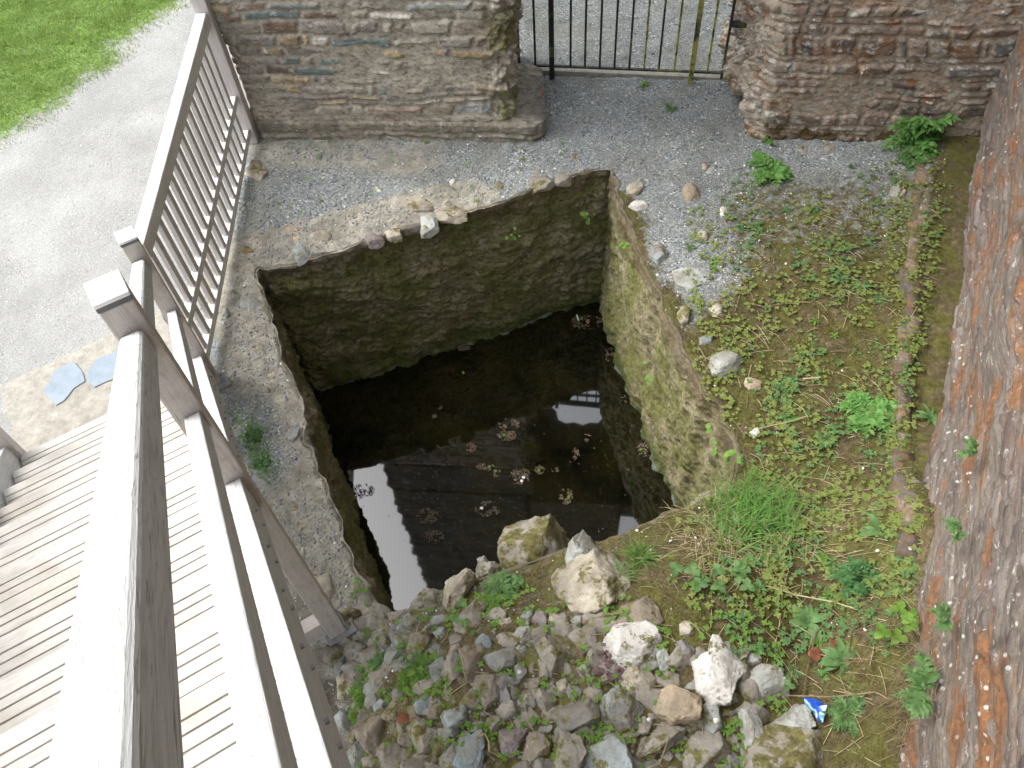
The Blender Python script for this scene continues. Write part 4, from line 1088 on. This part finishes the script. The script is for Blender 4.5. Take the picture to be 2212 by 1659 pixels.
def rosette(px, py, R_, n, col, label, seed, up=.5, wd=.26, base=None, group=None):
    r = random.Random(seed); b = base if base is not None else atg(px, py)
    root = empty('leafy_weed', label, 'plant', tuple(b), group)
    vs, fs = [], []
    for k in range(n):
        az = k*2.4+r.uniform(-.3, .3); L = R_*r.uniform(.6, 1.1)
        leaf_geo(L, L*wd*r.uniform(.8, 1.2), (0, 0, .005), az, r.uniform(up*.4, up*1.6), .9, vs=vs, fs=fs, twist=r.uniform(-.2, .2))
    mesh_py('leaves', vs, fs, LEAF[col], root, smooth=True)
    vs, fs = [], []; stem_geo((0, 0, -.02), (0.005, 0, .02), .004, vs, fs); mesh_py('stem', vs, fs, LEAF[col], root)
    return root
def fernish(px, py, R_, n, col, label, seed, leaflets=7, cat='plant', base=None, up=.6, dirs=None, lw=.5, name='ferny_weed'):
    """herb with divided leaves: each frond carries pairs of small toothed leaflets"""
    r = random.Random(seed); b = base if base is not None else atg(px, py)
    root = empty(name, label, cat, tuple(b))
    vs, fs, vv, ff = [], [], [], []
    for k in range(n):
        az = (k*2.4+r.uniform(-.5, .5)) if dirs is None else r.uniform(*dirs); L = R_*r.uniform(.45, 1.1); el = r.uniform(up*.4, up*1.5)
        pts = []
        p = np.array([0, 0, .003]); e = el
        for j in range(leaflets+1):
            pts.append(p.copy()); p = p+np.array([math.cos(az)*math.cos(e), math.sin(az)*math.cos(e), math.sin(e)])*L/leaflets; e -= 1.1/leaflets
        stem_geo(pts[0], pts[-1], .0014, vv, ff, sag=max(0, (pts[len(pts)//2][2]-(pts[0][2]+pts[-1][2])/2)))
        for j in range(1, leaflets+1):
            l2 = L*.38*lw*2*math.sin(math.pi*(j/(leaflets+1))**.7)**.7*r.uniform(.7, 1.2)
            for sgn in (-1, 1):
                for da in (.5, 1.05):
                    leaf_geo(l2*(1 if da > .8 else .7), l2*.42, tuple(pts[j]), az+sgn*(da+r.uniform(-.15, .15)), r.uniform(-.1, .5), .5, nseg=2, vs=vs, fs=fs, twist=r.uniform(-.3, .3))
        leaf_geo(L*.2, L*.1, tuple(pts[-1]), az, .2, .5, nseg=2, vs=vs, fs=fs)
    mesh_py('fronds', vs, fs, LEAF[col], root, smooth=True); mesh_py('stems', vv, ff, LEAF['rust' if col == 'bright' else col], root)
    return root
def bramble(px, py, n, col, label, seed, R_=.07):
    r = random.Random(seed); b = atg(px, py); root = empty('bramble', label, 'plant', tuple(b)); vs, fs, vv, ff = [], [], [], []
    for k in range(n):
        a = r.uniform(0, 6.28); d = r.uniform(.01, R_*1.6); c = (d*math.cos(a), d*math.sin(a), r.uniform(.03, .07))
        stem_geo((0, 0, 0), c, .0015, vv, ff, sag=.01)
        a1 = r.uniform(0, 6.28)
        for q in range(3): leaf_geo(R_*.62, R_*.5, c, a1+q*2.09, .15, .4, vs=vs, fs=fs, nseg=4, twist=r.uniform(-.2, .2))
    mesh_py('leaves', vs, fs, LEAF[col], root, smooth=True); mesh_py('stems', vv, ff, LEAF['dry'], root)

fernish(1968, 300, .34, 34, 'fern', 'tall lush ferny weed growing up the foot of the rusty wall', 1, base=(*at(1968, 306)[:2], .0), up=1.1)
fernish(1975, 345, .15, 16, 'mid', 'darker ferny weed at the front of the lush one by the ledge end', 2)
fernish(1665, 372, .19, 22, 'fern', 'spreading ferny weed in the gravel in front of the rusty wall', 3, up=.5)
fernish(1655, 308, .09, 7, 'fern', 'small ferny weed at the left foot of the rusty wall', 4)
fernish(1875, 890, .19, 26, 'fern', 'big feathery green weed near the plinth ledge', 5, up=.6)
fernish(1855, 1262, .125, 60, 'dark', 'dense dark green bushy weed low on the right', 6, up=1.1, lw=.45)
fernish(1700, 838, .09, 14, 'mid', 'small feathery weed left of the biggest feathery one', 7)
fernish(1785, 958, .075, 14, 'mid', 'bushy small weed below the big feathery weed', 8, up=.9)
rosette(1390, 185, .07, 9, 'bright', 'tiny bright green weed in the gravel near the gate', 11)
rosette(1447, 234, .085, 11, 'mid', 'pointed leaf rosette in the gravel below the gate', 12)
rosette(1812, 606, .10, 9, 'mid', 'broad pointed leaf weed in the middle of the mossy ground', 13)
rosette(1862, 622, .09, 12, 'mid', 'broad leaf weed right of its pointed neighbour', 14)
rosette(1680, 650, .07, 7, 'mid', 'small pointed leaf weed left of the mossy middle', 15)
rosette(1636, 498, .07, 9, 'mid', 'leafy weed right of the cream stone', 16)
rosette(1755, 455, .07, 8, 'mid', 'leafy weed upright near the gravel edge', 17)
rosette(2008, 905, .12, 11, 'mid', 'long leaved weed between ledge and tower wall', 18, wd=.22)
rosette(1900, 1152, .12, 9, 'mid', 'long leaved weed at the lower end of the ledge', 19, wd=.24)
rosette(1746, 1345, .13, 13, 'mid', 'strong broad leaved weed above the fallen twigs', 20, wd=.3)
rosette(1820, 1432, .11, 18, 'mid', 'round leaved rosette beside the dead leaves', 21, wd=.34)
rosette(1778, 1222, .07, 7, 'bright', 'small bright leafy weed left of the dark bush', 22, wd=.3)
rosette(1798, 1215, .06, 6, 'mid', 'small weed touching the dark bush', 23)
rosette(1600, 1148, .09, 9, 'mid', 'weed with pointed leaves in the long grass', 24)
rosette(1720, 1150, .07, 8, 'bright', 'bright weed right of the long grass', 25)
rosette(1965, 1130, .06, 8, 'mid', 'small dark leaved weed on the tower foot', 26)
rosette(1565, 1576, .05, 8, 'bright', 'tiny bright weed between stones below the two lobed white stone', 27)
rosette(1640, 1272, .07, 10, 'mid', 'leafy weed near the bramble shoots', 28, wd=.35)
rosette(1130, 345, .03, 6, 'bright', 'tiny sprout near the plinth', 29)
bramble(1505, 1262, 5, 'mid', 'bramble shoot with rounded leaves beside the big pale boulder', 31)
bramble(1590, 1240, 6, 'mid', 'bramble shoot with rounded leaves in the long grass', 32)
bramble(1925, 1362, 4, 'bright', 'bright bramble leaves at the foot of the tower wall', 33)
bramble(1985, 1345, 6, 'bright', 'bright leafy shoot growing on the tower wall', 34, R_=.06)
bramble(1115, 1250, 5, 'mid', 'rounded leaves creeping between the mossy stones', 35, R_=.045)
bramble(1015, 1345, 4, 'mid', 'large rounded leaf at the lower edge of the leafy patch', 36, R_=.05)
bramble(1695, 1470, 3, 'mid', 'rounded leaf right of the pale blue grey stone', 37, R_=.05)
fernish(1085, 1285, .11, 40, 'mid', 'feathery green patch between the stones at the pit edge', 41, up=.5)
fernish(1050, 1320, .09, 24, 'bright', 'lower bright end of the feathery patch between the stones', 42, up=.5)
fernish(1840, 1545, .10, 26, 'mid', 'trefoil weed right of the blue litter', 43, up=.6)
fernish(545, 940, .075, 30, 'dark', 'low green weed patch on the ledge beside the stairs, upper', 44, up=.3)
fernish(568, 1000, .07, 26, 'dark', 'low green weed patch on the ledge beside the stairs, lower', 45, up=.3)
fernish(605, 1195, .06, 14, 'dark', 'weed growing behind the tall newel post', 46, up=.4)
fernish(890, 1480, .08, 20, 'bright', 'bright weed clump under the left grass tuft', 47)
fernish(795, 1510, .08, 22, 'bright', 'bright green weeds left in the rubble', 48, up=.4)
fernish(770, 1545, .05, 14, 'bright', 'small bright weeds near the stair stringer', 49, up=.4)
fernish(1055, 1580, .05, 10, 'bright', 'tiny bright weed near the curled twig', 50)
fernish(830, 1440, .08, 16, 'mid', 'feathery weed left of the grass tuft', 51, up=.5)
r = random.Random(404); k_ = 0
while k_ < 34:
    px, py = r.uniform(1490, 2020), r.uniform(440, 1480)
    b_ = atg(px, py)
    if float(poly_sd(np.array([b_[0]]), np.array([b_[1]]), RIM)[0]) < .05 or (b_[0]-TW0[0])*TWN[0]+(b_[1]-TW0[1])*TWN[1] < .14: continue
    if r.random() < .5: rosette(px, py, r.uniform(.03, .055), r.randint(6, 10), r.choice(('mid', 'bright', 'dark')), 'small low leafy weed among the seedlings on the mossy ground', 800+k_, group='small weeds among the seedlings')
    else: tag(fernish(px, py, r.uniform(.04, .065), r.randint(7, 12), r.choice(('mid', 'fern', 'lime')), 'small low leafy weed among the seedlings on the mossy ground', 800+k_, up=.5, leaflets=5, name='leafy_weed'), group='small weeds among the seedlings')
    k_ += 1
# plants on the tower wall face
def twp(px, py):
    """point on the tower face seen at a pixel"""
    r3 = ROT@np.array([px-CX, -(py-CY), -F_PX]); C0 = np.array([0, 0, CAMH])
    n3 = np.array([TWN[0], TWN[1], 0]); p0 = np.array([TW0[0], TW0[1], 0])+n3*.06
    t_ = ((p0-C0)@n3)/(r3@n3); return C0+r3*t_
tdir = math.atan2(TWN[1], TWN[0])
for i, (px, py, R_, n, lab) in enumerate([(2105, 975, .07, 9, 'small leafy weed sprouting from the tower wall'), (2075, 1150, .10, 8, 'fern growing in a tower wall crack, middle'),
        (2000, 1500, .13, 9, 'green fern at the foot of the tower wall'),
        (2050, 1340, .08, 9, 'dark leafy fern low on the tower wall')]):
    fernish(px, py, R_, n, 'mid', lab, 60+i, base=tuple(twp(px, py)), up=.9, dirs=(tdir-1.4, tdir+1.4), name='wall_fern')
# round leaves on the pit walls
def pitwall(px, py, side):
    # intersect with a vertical plane through two rim points
    a, b = (CTRL[9], CTRL[14]) if side == 'r' else (CTRL[0], CTRL[8])
    e = (b-a)/np.linalg.norm(b-a); n_ = np.array([-e[1], e[0], 0]); C0 = np.array([0, 0, CAMH]); r3 = ROT@np.array([px-CX, -(py-CY), -F_PX])
    if (np.r_[cen, 0]-np.r_[a, 0])@n_ < 0: n_ = -n_
    t_ = ((np.r_[a, 0]+n_*.10-C0)@n_)/(r3@n_); return C0+r3*t_, n_
for i, (px, py, sd_, n, lab) in enumerate([(1545, 942, 'r', 7, 'round pennywort leaves on the right pit wall, upper clump'), (1588, 988, 'r', 10, 'round pennywort leaves on the right pit wall, lower clump'),
        (1107, 505, 'b', 5, 'pennywort leaves in the middle of the far pit wall'), (1352, 530, 'r', 7, 'pennywort leaves high on the right pit wall'),
        (1270, 465, 'b', 6, 'tiny leaves near the far right pit corner'), (1403, 810, 'r', 6, 'grey green plant on the right pit wall near the water')]):
    b_, nn = pitwall(px, py, sd_); r = random.Random(i+70); root = empty('pennywort', lab, 'plant', tuple(b_)); vs, fs = [], []
    az0 = math.atan2(nn[1], nn[0])
    for k in range(n):
        c = np.array([math.cos(az0+1.57), math.sin(az0+1.57), 0])*r.uniform(-.07, .07)+np.array([0, 0, r.uniform(-.09, .07)])+nn*r.uniform(.0, .03)
        i0 = len(vs); rr = r.uniform(.010, .020); tn = Vector((nn[0]*.5, nn[1]*.5, 1)).normalized(); q = tn.to_track_quat('Z', 'Y')
        vs.append(tuple(c)); 
        for a in range(9): vv_ = q@Vector((rr*math.cos(a*.698), rr*math.sin(a*.698), .004)); vs.append(tuple(c+np.array(vv_)))
        for a in range(9): fs.append((i0, i0+1+a, i0+1+(a+1) % 9))
    mesh_py('leaves', vs, fs, LEAF['bright'], root, smooth=True)

# ---- uncountable growth
def mass(name, pts_fn, label, cat, mat):
    vs, fs = [], []; pts_fn(vs, fs)
    o = mesh_py(name, vs, fs, mat, smooth=True); tag(o, label, cat, kind='stuff'); return o
def cover(seed, n, colseed, size, test, nl=4):
    def f(vs, fs):
        r = random.Random(seed); c = 0; tr = 0
        while c < n and tr < n*30:
            tr += 1
            px, py, ok = test(r)
            if not ok: continue
            b = atg(px, py) if True else None
            if float(poly_sd(np.array([b[0]]), np.array([b[1]]), RIM)[0]) < .01: continue
            td = (b[0]-TW0[0])*TWN[0]+(b[1]-TW0[1])*TWN[1]
            if td < .08: continue
            c += 1; s_ = size*r.uniform(.6, 1.3); k0 = r.uniform(0, 6.28)
            for m_ in range(r.randint(1, 3)):
                ox, oy = b[0]+r.gauss(0, s_*1.2), b[1]+r.gauss(0, s_*1.2); hz_ = r.uniform(.008, .03)
                for k in range(nl): leaf_geo(s_, s_*.75, (ox, oy, b[2]+hz_), k0+k*6.283/nl+r.uniform(-.2, .2), r.uniform(-.1, .3), .3, nseg=2, vs=vs, fs=fs)
    return f
def pitch(r, box, seed, thr):
    px, py = r.uniform(box[0], box[2]), r.uniform(box[1], box[3])
    v = float(fbm(np.array([px/70.]), np.array([py/70.]), seed, 3)[0])
    return px, py, v > thr+r.uniform(-.08, .08)
mass('ground_cover', cover(1, 1150, 0, .0165, lambda r: pitch(r, (1480, 420, 2030, 1320), 5, .47)), 'lime green trefoil seedlings spread over the mossy ground', 'ground cover', LEAF['lime'])
mass('strip_cover', cover(8, 480, 0, .015, lambda r: pitch(r, (1915, 340, 2090, 1250), 21, .38)), 'lime and green seedlings in the mossy strip between ledge and tower', 'ground cover', LEAF['lime'])
mass('clover_cover', cover(2, 700, 0, .016, lambda r: pitch(r, (1560, 360, 2060, 1420), 8, .50)), 'mid green seedlings among the moss right of the pit', 'ground cover', LEAF['mid'])
mass('rubble_sprouts', cover(3, 420, 0, .015, lambda r: pitch(r, (760, 1250, 1700, 1650), 12, .47)), 'small bright sprouts growing between the rubble stones', 'ground cover', LEAF['bright'])
mass('gravel_sprouts', cover(4, 40, 0, .012, lambda r: pitch(r, (600, 300, 1300, 470), 15, .48)), 'tiny sprouts dotted in the gravel behind the pit', 'ground cover', LEAF['bright'])
mass('ledge_weeds', cover(16, 170, 0, .010, lambda r: (lambda k: (530+k*45+r.gauss(0, 17), 905+k*130+r.gauss(0, 14), True))(r.random()), 3), 'low creeping green weed along the ledge beside the stairs', 'ground cover', LEAF['mid'])
mass('stonecrop', cover(6, 60, 0, .010, lambda r: pitch(r, (1250, 1400, 1350, 1480), 15, .3), 5), 'purple stonecrop left of the white quartz block', 'ground cover', LEAF['purple'])

def blades(seed, n, samp, L, wd, up=(.6, 1.3), curl=1.0):
    def f(vs, fs):
        r = random.Random(seed)
        for _ in range(n):
            b = samp(r)
            if b is None: continue
            l_ = r.uniform(*L); leaf_geo(l_, wd, b, r.uniform(0, 6.28), r.uniform(*up), curl, nseg=3, vs=vs, fs=fs)
    return f
def tuft(cx, cy, sx, sy):
    def s(r):
        b = atg(r.gauss(cx, sx), r.gauss(cy, sy))
        if float(poly_sd(np.array([b[0]]), np.array([b[1]]), RIM)[0]) < .0: return None
        return tuple(b)
    return s
mass('long_grass', blades(1, 750, tuft(1630, 1115, 45, 34), (.08, .22), .005), 'long green grass at the near right corner of the pit', 'grass', LEAF['grass'])
mass('dry_grass', blades(2, 1000, tuft(1600, 1150, 95, 55), (.06, .18), .003, (.1, .7)), 'dry straw coloured grass mixed into the long grass', 'grass', LEAF['dry'])
for i, (cx_, cy_, n, lab) in enumerate([(1330, 1250, 70, 'fine green grass tuft right of the big pale boulder'), (905, 1440, 70, 'green grass tuft in the left of the rubble'), (1385, 1205, 90, 'arching grass tuft hanging beside the pointed slate wedge')]):
    vs, fs = [], []; blades(10+i, n, tuft(cx_, cy_, 10, 8), (.07, .17), .0035)(vs, fs)
    tag(mesh_py('grass_tuft', vs, fs, LEAF['grass'], smooth=True), lab, 'grass tuft')
def strew(seed, n, box, L):
    def f(vs, fs):
        r = random.Random(seed)
        for _ in range(n):
            b = atg(r.uniform(box[0], box[2]), r.uniform(box[1], box[3]), .006)
            if float(poly_sd(np.array([b[0]]), np.array([b[1]]), RIM)[0]) < .03 or (b[0]-TW0[0])*TWN[0]+(b[1]-TW0[1])*TWN[1] < .12: continue
            a = r.uniform(0, 6.28) if r.random() < .4 else r.gauss(-.6, .5); l_ = r.uniform(*L)
            e = (b[0]+l_*math.cos(a), b[1]+l_*math.sin(a)); ez = float(gh(e[0], e[1]))+.008
            stem_geo(b, (*e, ez), r.choice((.0012, .0016, .0022)), vs, fs, sag=.01, n=3)
    return f
mass('dead_stems', strew(1, 520, (1500, 430, 2020, 1500), (.03, .17)), 'dry broken stems strewn over the mossy ground', 'dead stems', M_STRAW)
mass('rubble_straws', strew(2, 110, (760, 1330, 1850, 1650), (.04, .14)), 'dry straws lying over the rubble stones', 'dead stems', M_STRAW)
# tangle of dead roots at the foot of the tower
def roots(vs, fs):
    r = random.Random(9)
    for _ in range(520):
        px, py = r.gauss(1930, 60), r.gauss(1440, 120)
        b = twp(px, py) if px > 1930-(py-1300)*.15 else atg(px, py, .01)
        a = r.uniform(0, 6.28); l_ = r.uniform(.04, .15)
        e = np.array(b)+np.array([math.cos(a)*l_*.6, math.sin(a)*l_*.6, r.uniform(-.08, .06)])+np.r_[TWN, 0]*.02
        stem_geo(b, e, .0012, vs, fs, sag=r.uniform(-.02, .03), n=4)
mass('dead_roots', roots, 'tangled grey dead roots hanging at the tower foot', 'dead roots', M_TWIG)

# lawn
def lawn_fn():
    r = np.random.RandomState(3); n = 150000
    x = r.uniform(-6.4, -3.0, n); y = r.uniform(4.3, 8.4, n)
    d = -((x-GA1[0])*(GA2[1]-GA1[1])-(y-GA1[1])*(GA2[0]-GA1[0]))/np.linalg.norm(GA2-GA1)
    k = sst(-.02, .65, d+(fbm(x*2.5, y*2.5, 7)-.5)*.5); ok = r.random_sample(n) < k*(.45+.55*sst(.35, .6, fbm(x*6, y*6, 17, 3)))
    x, y, d = x[ok], y[ok], d[ok]; n = len(x); z = gh(x, y)
    h = r.uniform(.018, .045, n)*(.6+.6*fbm(x*5, y*5, 9, 3)); a = r.uniform(0, 6.28, n); w_ = .0035; ln = r.uniform(.2, .9, n)*h
    b = r.uniform(0, 6.28, n)
    V0 = np.stack([np.stack([x-w_*np.cos(a), y-w_*np.sin(a), z], 1), np.stack([x+w_*np.cos(a), y+w_*np.sin(a), z], 1), np.stack([x+ln*np.cos(b), y+ln*np.sin(b), z+h], 1)], 1)
    dry = (r.random_sample(n) < .12+.5*sst(.5, .0, d))
    return V0.reshape(-1, 3), np.arange(3*n).reshape(-1, 3), dry.astype(int)
v_, f_, mi = lawn_fn()
lw = mesh_np('lawn_grass', v_, f_, mats=[LEAF['lawn'], m_leaf('yellowish_grass', (.24, .27, .08), (.40, .40, .16))], midx=mi); tag(lw, 'bright green lawn beyond the gravel path', 'grass', kind='stuff')

def moss_fuzz():
    r = np.random.RandomState(12); n = 420000
    x = r.uniform(-1.3, 3.0, n); y = r.uniform(.3, 5.2, n); sdd = poly_sd_fast(x, y); td = (x-TW0[0])*TWN[0]+(y-TW0[1])*TWN[1]
    mo = moss_at(x, y, sdd, td)[0]+(fbm(x*16, y*16, 51, 4, .7)-.5)*1.1
    ok = (sdd > .0) & (td > .02) & (mo > r.uniform(.52, .72, n)); x, y = x[ok], y[ok]; n = len(x); z = gh(x, y)
    h = r.uniform(.004, .013, n); a = r.uniform(0, 6.28, n); b = r.uniform(0, 6.28, n); w_ = r.uniform(.0015, .003, n); ln = r.uniform(.2, 1.2, n)*h
    V0 = np.stack([np.stack([x-w_*np.cos(a), y-w_*np.sin(a), z], 1), np.stack([x+w_*np.cos(a), y+w_*np.sin(a), z], 1), np.stack([x+ln*np.cos(b), y+ln*np.sin(b), z+h], 1)], 1)
    mi = np.clip((fbm(x*5, y*5, 61, 3)*3.2+r.uniform(-.6, .6, n)).astype(int), 0, 2)
    return V0.reshape(-1, 3), np.arange(3*n).reshape(-1, 3), mi
def poly_sd_fast(x, y):
    # inside test on the detailed rim only, distance from the coarse control polygon
    d = np.full(x.shape, 1.0); near = (x > -2.4) & (x < 1.3) & (y > 1.2) & (y < 5.2)
    d[near] = poly_sd(x[near], y[near], CTRL); return d-.03
v_, f_, mi = moss_fuzz()
mf = mesh_np('moss', v_, f_, mats=[m_leaf('brown_moss', (.10, .075, .025), (.20, .16, .06)), m_leaf('olive_moss', (.10, .095, .035), (.19, .18, .075)), m_leaf('yellow_moss', (.14, .15, .05), (.26, .27, .10))], midx=mi)
tag(mf, 'olive and brown moss covering the ground right of the pit and the rubble bank', 'moss', kind='stuff')

# ------------------------------------------------------------------ twigs, leaves, litter
def twig(pts, rad, label, mat=M_TWIG, dz=.03, zabs=None, cat='twig'):
    P = [at(a, b, zabs) if zabs is not None else atg(a, b, dz) for a, b in pts]; vs, fs = [], []
    for a, b in zip(P[:-1], P[1:]): stem_geo(a, b, rad, vs, fs, n=2)
    return tag(mesh_py('twig', vs, fs, mat), label, cat)
twig([(1735, 1508), (1742, 1450), (1762, 1365), (1800, 1325)], .0035, 'long pale twig leaning from the blue litter up to the broad leaved weed')
twig([(1655, 1265), (1720, 1285), (1800, 1300), (1850, 1318)], .0035, 'long twig lying across the weeds above the broad leaved weed', M_STRAW)
twig([(1832, 1410), (1838, 1362), (1872, 1328)], .003, 'bent pale twig above the round leaved rosette')
twig([(1700, 1502), (1800, 1505), (1890, 1495)], .003, 'thin dark twig lying above the trefoil weed')
twig([(1228, 1350), (1270, 1340), (1310, 1328), (1345, 1322)], .004, 'brown twig below the big pale boulder')
twig([(1030, 1598), (1035, 1588), (1048, 1585), (1056, 1602), (1057, 1625)], .004, 'curled brown twig beside the bright blue slab', dz=.08)
twig([(1640, 925), (1700, 912), (1745, 898)], .004, 'pale broken stem in the middle of the seedlings', M_STRAW)
twig([(1734, 818), (1770, 815)], .005, 'short cream stick above the big feathery weed', M_STRAW)
twig([(1395, 1660), (1425, 1648), (1445, 1590)], .003, 'crossed straws on the flat grey stone', M_STRAW, dz=.07)
twig([(1132, 684), (1168, 682)], .009, 'yellow stick floating at the far pit wall', m_simple('yellow_stick', (.45, .35, .13), (.62, .50, .22), 20), zabs=WATER_Z+.012, cat='stick')
twig([(1246, 680), (1250, 692)], .008, 'white stick end floating in the far corner of the water', PB[3], zabs=WATER_Z+.012, cat='stick')
def dead_leaf(px, py, sz, col, label, seed, dz=.03, zabs=None):
    r = random.Random(seed); b = at(px, py, zabs) if zabs is not None else atg(px, py, dz); vs, fs = [], []
    leaf_geo(sz, sz*.7, (0, 0, 0), r.uniform(0, 6.28), .2, 1.0, vs=vs, fs=fs, nseg=5, twist=.15)
    o = mesh_py('dead_leaf', vs, fs, LEAF[col] if col in LEAF else col, smooth=True); o.location = tuple(b); return tag(o, label, 'leaf')
dead_leaf(860, 1563, .07, 'rust', 'red brown dead leaf on the stones at the bottom left', 1, .09)
dead_leaf(1745, 1410, .09, 'rust', 'reddish dead leaf left of the round leaved rosette', 2)
dead_leaf(1762, 1430, .07, 'rust', 'second reddish dead leaf touching the rosette', 3)
dead_leaf(1802, 1395, .05, 'rust', 'small curled orange leaf above the rosette', 4)
dead_leaf(705, 915, .05, 'rust', 'red leaf floating at the left edge of the water', 5, zabs=WATER_Z+.01)
dead_leaf(1268, 690, .05, 'rust', 'red leaf among the debris in the far corner', 6, zabs=WATER_Z+.02)
dead_leaf(1290, 687, .04, 'rust', 'small red leaf by the far corner wall', 7, zabs=WATER_Z+.02)
dead_leaf(885, 1543, .05, 'dry', 'small pale dead leaf near the bottom left', 8, .09)
# crumpled blue packet
t = NT('blue_plastic_print')
tcx = t.n('ShaderNodeTexCoord').outputs['Object']
cc_ = t.ramp(t.noise(16, 2, .4, tcx), [(.40, (.02, .07, .42)), (.50, (.02, .12, .55)), (.54, (.65, .72, .78)), (.60, (.10, .45, .42)), (.66, (.02, .10, .50))])
MBL = t.done(cc_, .3)
lit = [(1738, 1506), (1760, 1512), (1781, 1520), (1785, 1524), (1778, 1560), (1766, 1560), (1758, 1537), (1736, 1521)]
P = [atg(a, b, .06) for a, b in lit]; c = np.mean(P, 0); vs = []; fs = []
rr_ = random.Random(3)
for lv in (0, 1):
    for i, p_ in enumerate(P): vs.append((p_[0]-c[0], p_[1]-c[1], (p_[2]-c[2])+.004*lv+(.012 if i % 2 else -.01)))
n = len(P); vs += [(0, 0, .02), (0, 0, .026)]
for i in range(n): fs += [(2*n, i, (i+1) % n), (2*n+1, n+(i+1) % n, n+i), (i, (i+1) % n, (i+1) % n+n, i+n)]
o = mesh_py('litter_packet', vs, fs, MBL); o.location = tuple(c); tag(o, 'crumpled blue and white plastic packet in the weeds at bottom right', 'litter')
for i, (px, py, sz, lab) in enumerate([(1541, 1553, .03, 'white paper scrap below the two lobed white stone'), (1119, 1455, .025, 'white scrap beside the small blue slate'), (1397, 1553, .022, 'pinkish white scrap under the blue grey slate'), (1385, 1107, 0.0, '')]):
    if sz: dead_leaf(px, py, sz, PB[3], lab, 20+i, .07)['category'] = 'paper scrap'

# ------------------------------------------------------------------ floating debris
MDEB = m_simple('brown_scum', (.10, .075, .045), (.30, .24, .17), 60, .9, .5)
def debris(px, py, rx, ry, n, label, seed, green=0, white=0):
    r = random.Random(seed); b = at(px, py, WATER_Z+.004); k = 4.2/1790*1.33; root = empty('floating_debris', label, 'plant debris', tuple(b)); vs, fs = [], []
    for _ in range(n):
        q = r.random()**.5; a = r.uniform(0, 6.28)
        ox, oy = rx*k*q*math.cos(a), ry*k*q*math.sin(a)
        if fbm(np.array([ox*28+seed*3.7]), np.array([oy*28.]), seed, 3)[0] < .47: continue
        leaf_geo(r.uniform(.005, .017), r.uniform(.003, .008), (ox, oy, r.uniform(0, .006)), r.uniform(0, 6.28), r.uniform(-.1, .9), .9, nseg=2, vs=vs, fs=fs, twist=r.uniform(-.5, .5))
    mesh_py('scum', vs, fs, MDEB, root)
    for g in range(green+white):
        v2, f2 = [], []; leaf_geo(.030, .024, (r.uniform(-.5, .5)*rx*k, r.uniform(-.5, .5)*ry*k, .008), r.uniform(0, 6.28), .1, .2, nseg=4, vs=v2, fs=f2)
        o = mesh_py('leaf', v2, f2, LEAF['bright'] if g < green else PB[3], root)
def z5(X_, Y_): return 737.3+X_/3, 553+Y_/3
DEB = [((1085, 1125), 30, 30, 330, 'largest brown raft of plant scum with a green leaf in the middle of the water', 1, 0), ((840, 1245), 12, 12, 60, 'small brown scum clump left of the largest raft', 0, 0),
 ((935, 1368), 20, 8, 80, 'long scum clump below the largest raft', 1, 0), ((1010, 1410), 9, 9, 40, 'round scum clump with a pale green leaf', 1, 0), ((1160, 1430), 23, 20, 170, 'scum clump holding a white feather', 0, 2),
 ((1285, 1390), 10, 10, 50, 'scum clump with a light green leaf right of the feather', 1, 0), ((1385, 1390), 8, 14, 30, 'thin scum trail right of the leafy clump', 0, 0), ((1455, 1560), 14, 19, 100, 'scum clump with a bright round leaf', 1, 0),
 ((790, 598), 17, 8, 80, 'scum clump near the far pit wall', 0, 0), ((645, 980), 5, 8, 25, 'tiny scum clump in the left of the water', 0, 0), ((605, 1040), 5, 6, 22, 'tiny scum speck below the left one', 0, 0),
 ((1595, 1180), 7, 10, 40, 'scum clump under the reflected doorway', 0, 0), ((1520, 1285), 7, 14, 30, 'faint scum strand in the right of the water', 0, 0), ((1715, 930), 6, 4, 18, 'scum speck right of the reflected doorway', 0, 0),
 ((130, 1520), 28, 17, 130, 'scum clump over the bright strip of reflected sky', 0, 0), ((1835, 930), 6, 10, 30, 'scum speck at the right pit wall', 0, 0),
 ((1975, 1255), 22, 18, 120, 'brown leafy scum at the right water edge', 1, 0), ((620, 550), 4, 4, 3, 'single green leaf floating at the far wall', 1, 0), ((790, 755), 4, 4, 3, 'single green leaf floating left of centre', 1, 0),
 ((560, 1690), 24, 20, 150, 'upper brown scum raft at the lower left of the water', 0, 0), ((600, 1820), 22, 14, 120, 'lower brown scum raft at the lower left of the water', 0, 0), ((950, 1640), 28, 18, 170, 'wide scum raft in front of the big mossy stone', 0, 1),
 ((1600, 430), 44, 22, 260, 'twiggy debris in the far right corner of the water', 2, 0), ((1780, 640), 26, 32, 240, 'brown twiggy debris along the right pit wall', 0, 0)]
for i, ((X_, Y_), rx, ry, n, lab, g, wh) in enumerate(DEB): debris(*z5(X_, Y_), rx*1.15, ry*1.15, n*3, lab, 200+i, g, wh)

def specks(vs, fs):
    r = random.Random(31); k = 0
    while k < 420:
        px, py = r.uniform(680, 1500), r.uniform(640, 1330); b = at(px, py, WATER_Z+.004); k += 1
        if float(fbm(np.array([px/90.]), np.array([py/90.]), 5, 3)[0]) < .46: continue
        l_ = r.uniform(.002, .006); a = r.uniform(0, 6.28); i0 = len(vs)
        for q in range(4): vs.append((b[0]+l_*math.cos(a+q*1.57)*r.uniform(.6, 1.2), b[1]+l_*math.sin(a+q*1.57)*r.uniform(.4, 1), b[2]))
        fs.append((i0, i0+1, i0+2, i0+3))
mass('surface_specks', specks, 'tiny specks of scum drifting on the dark water', 'plant debris', MDEB)
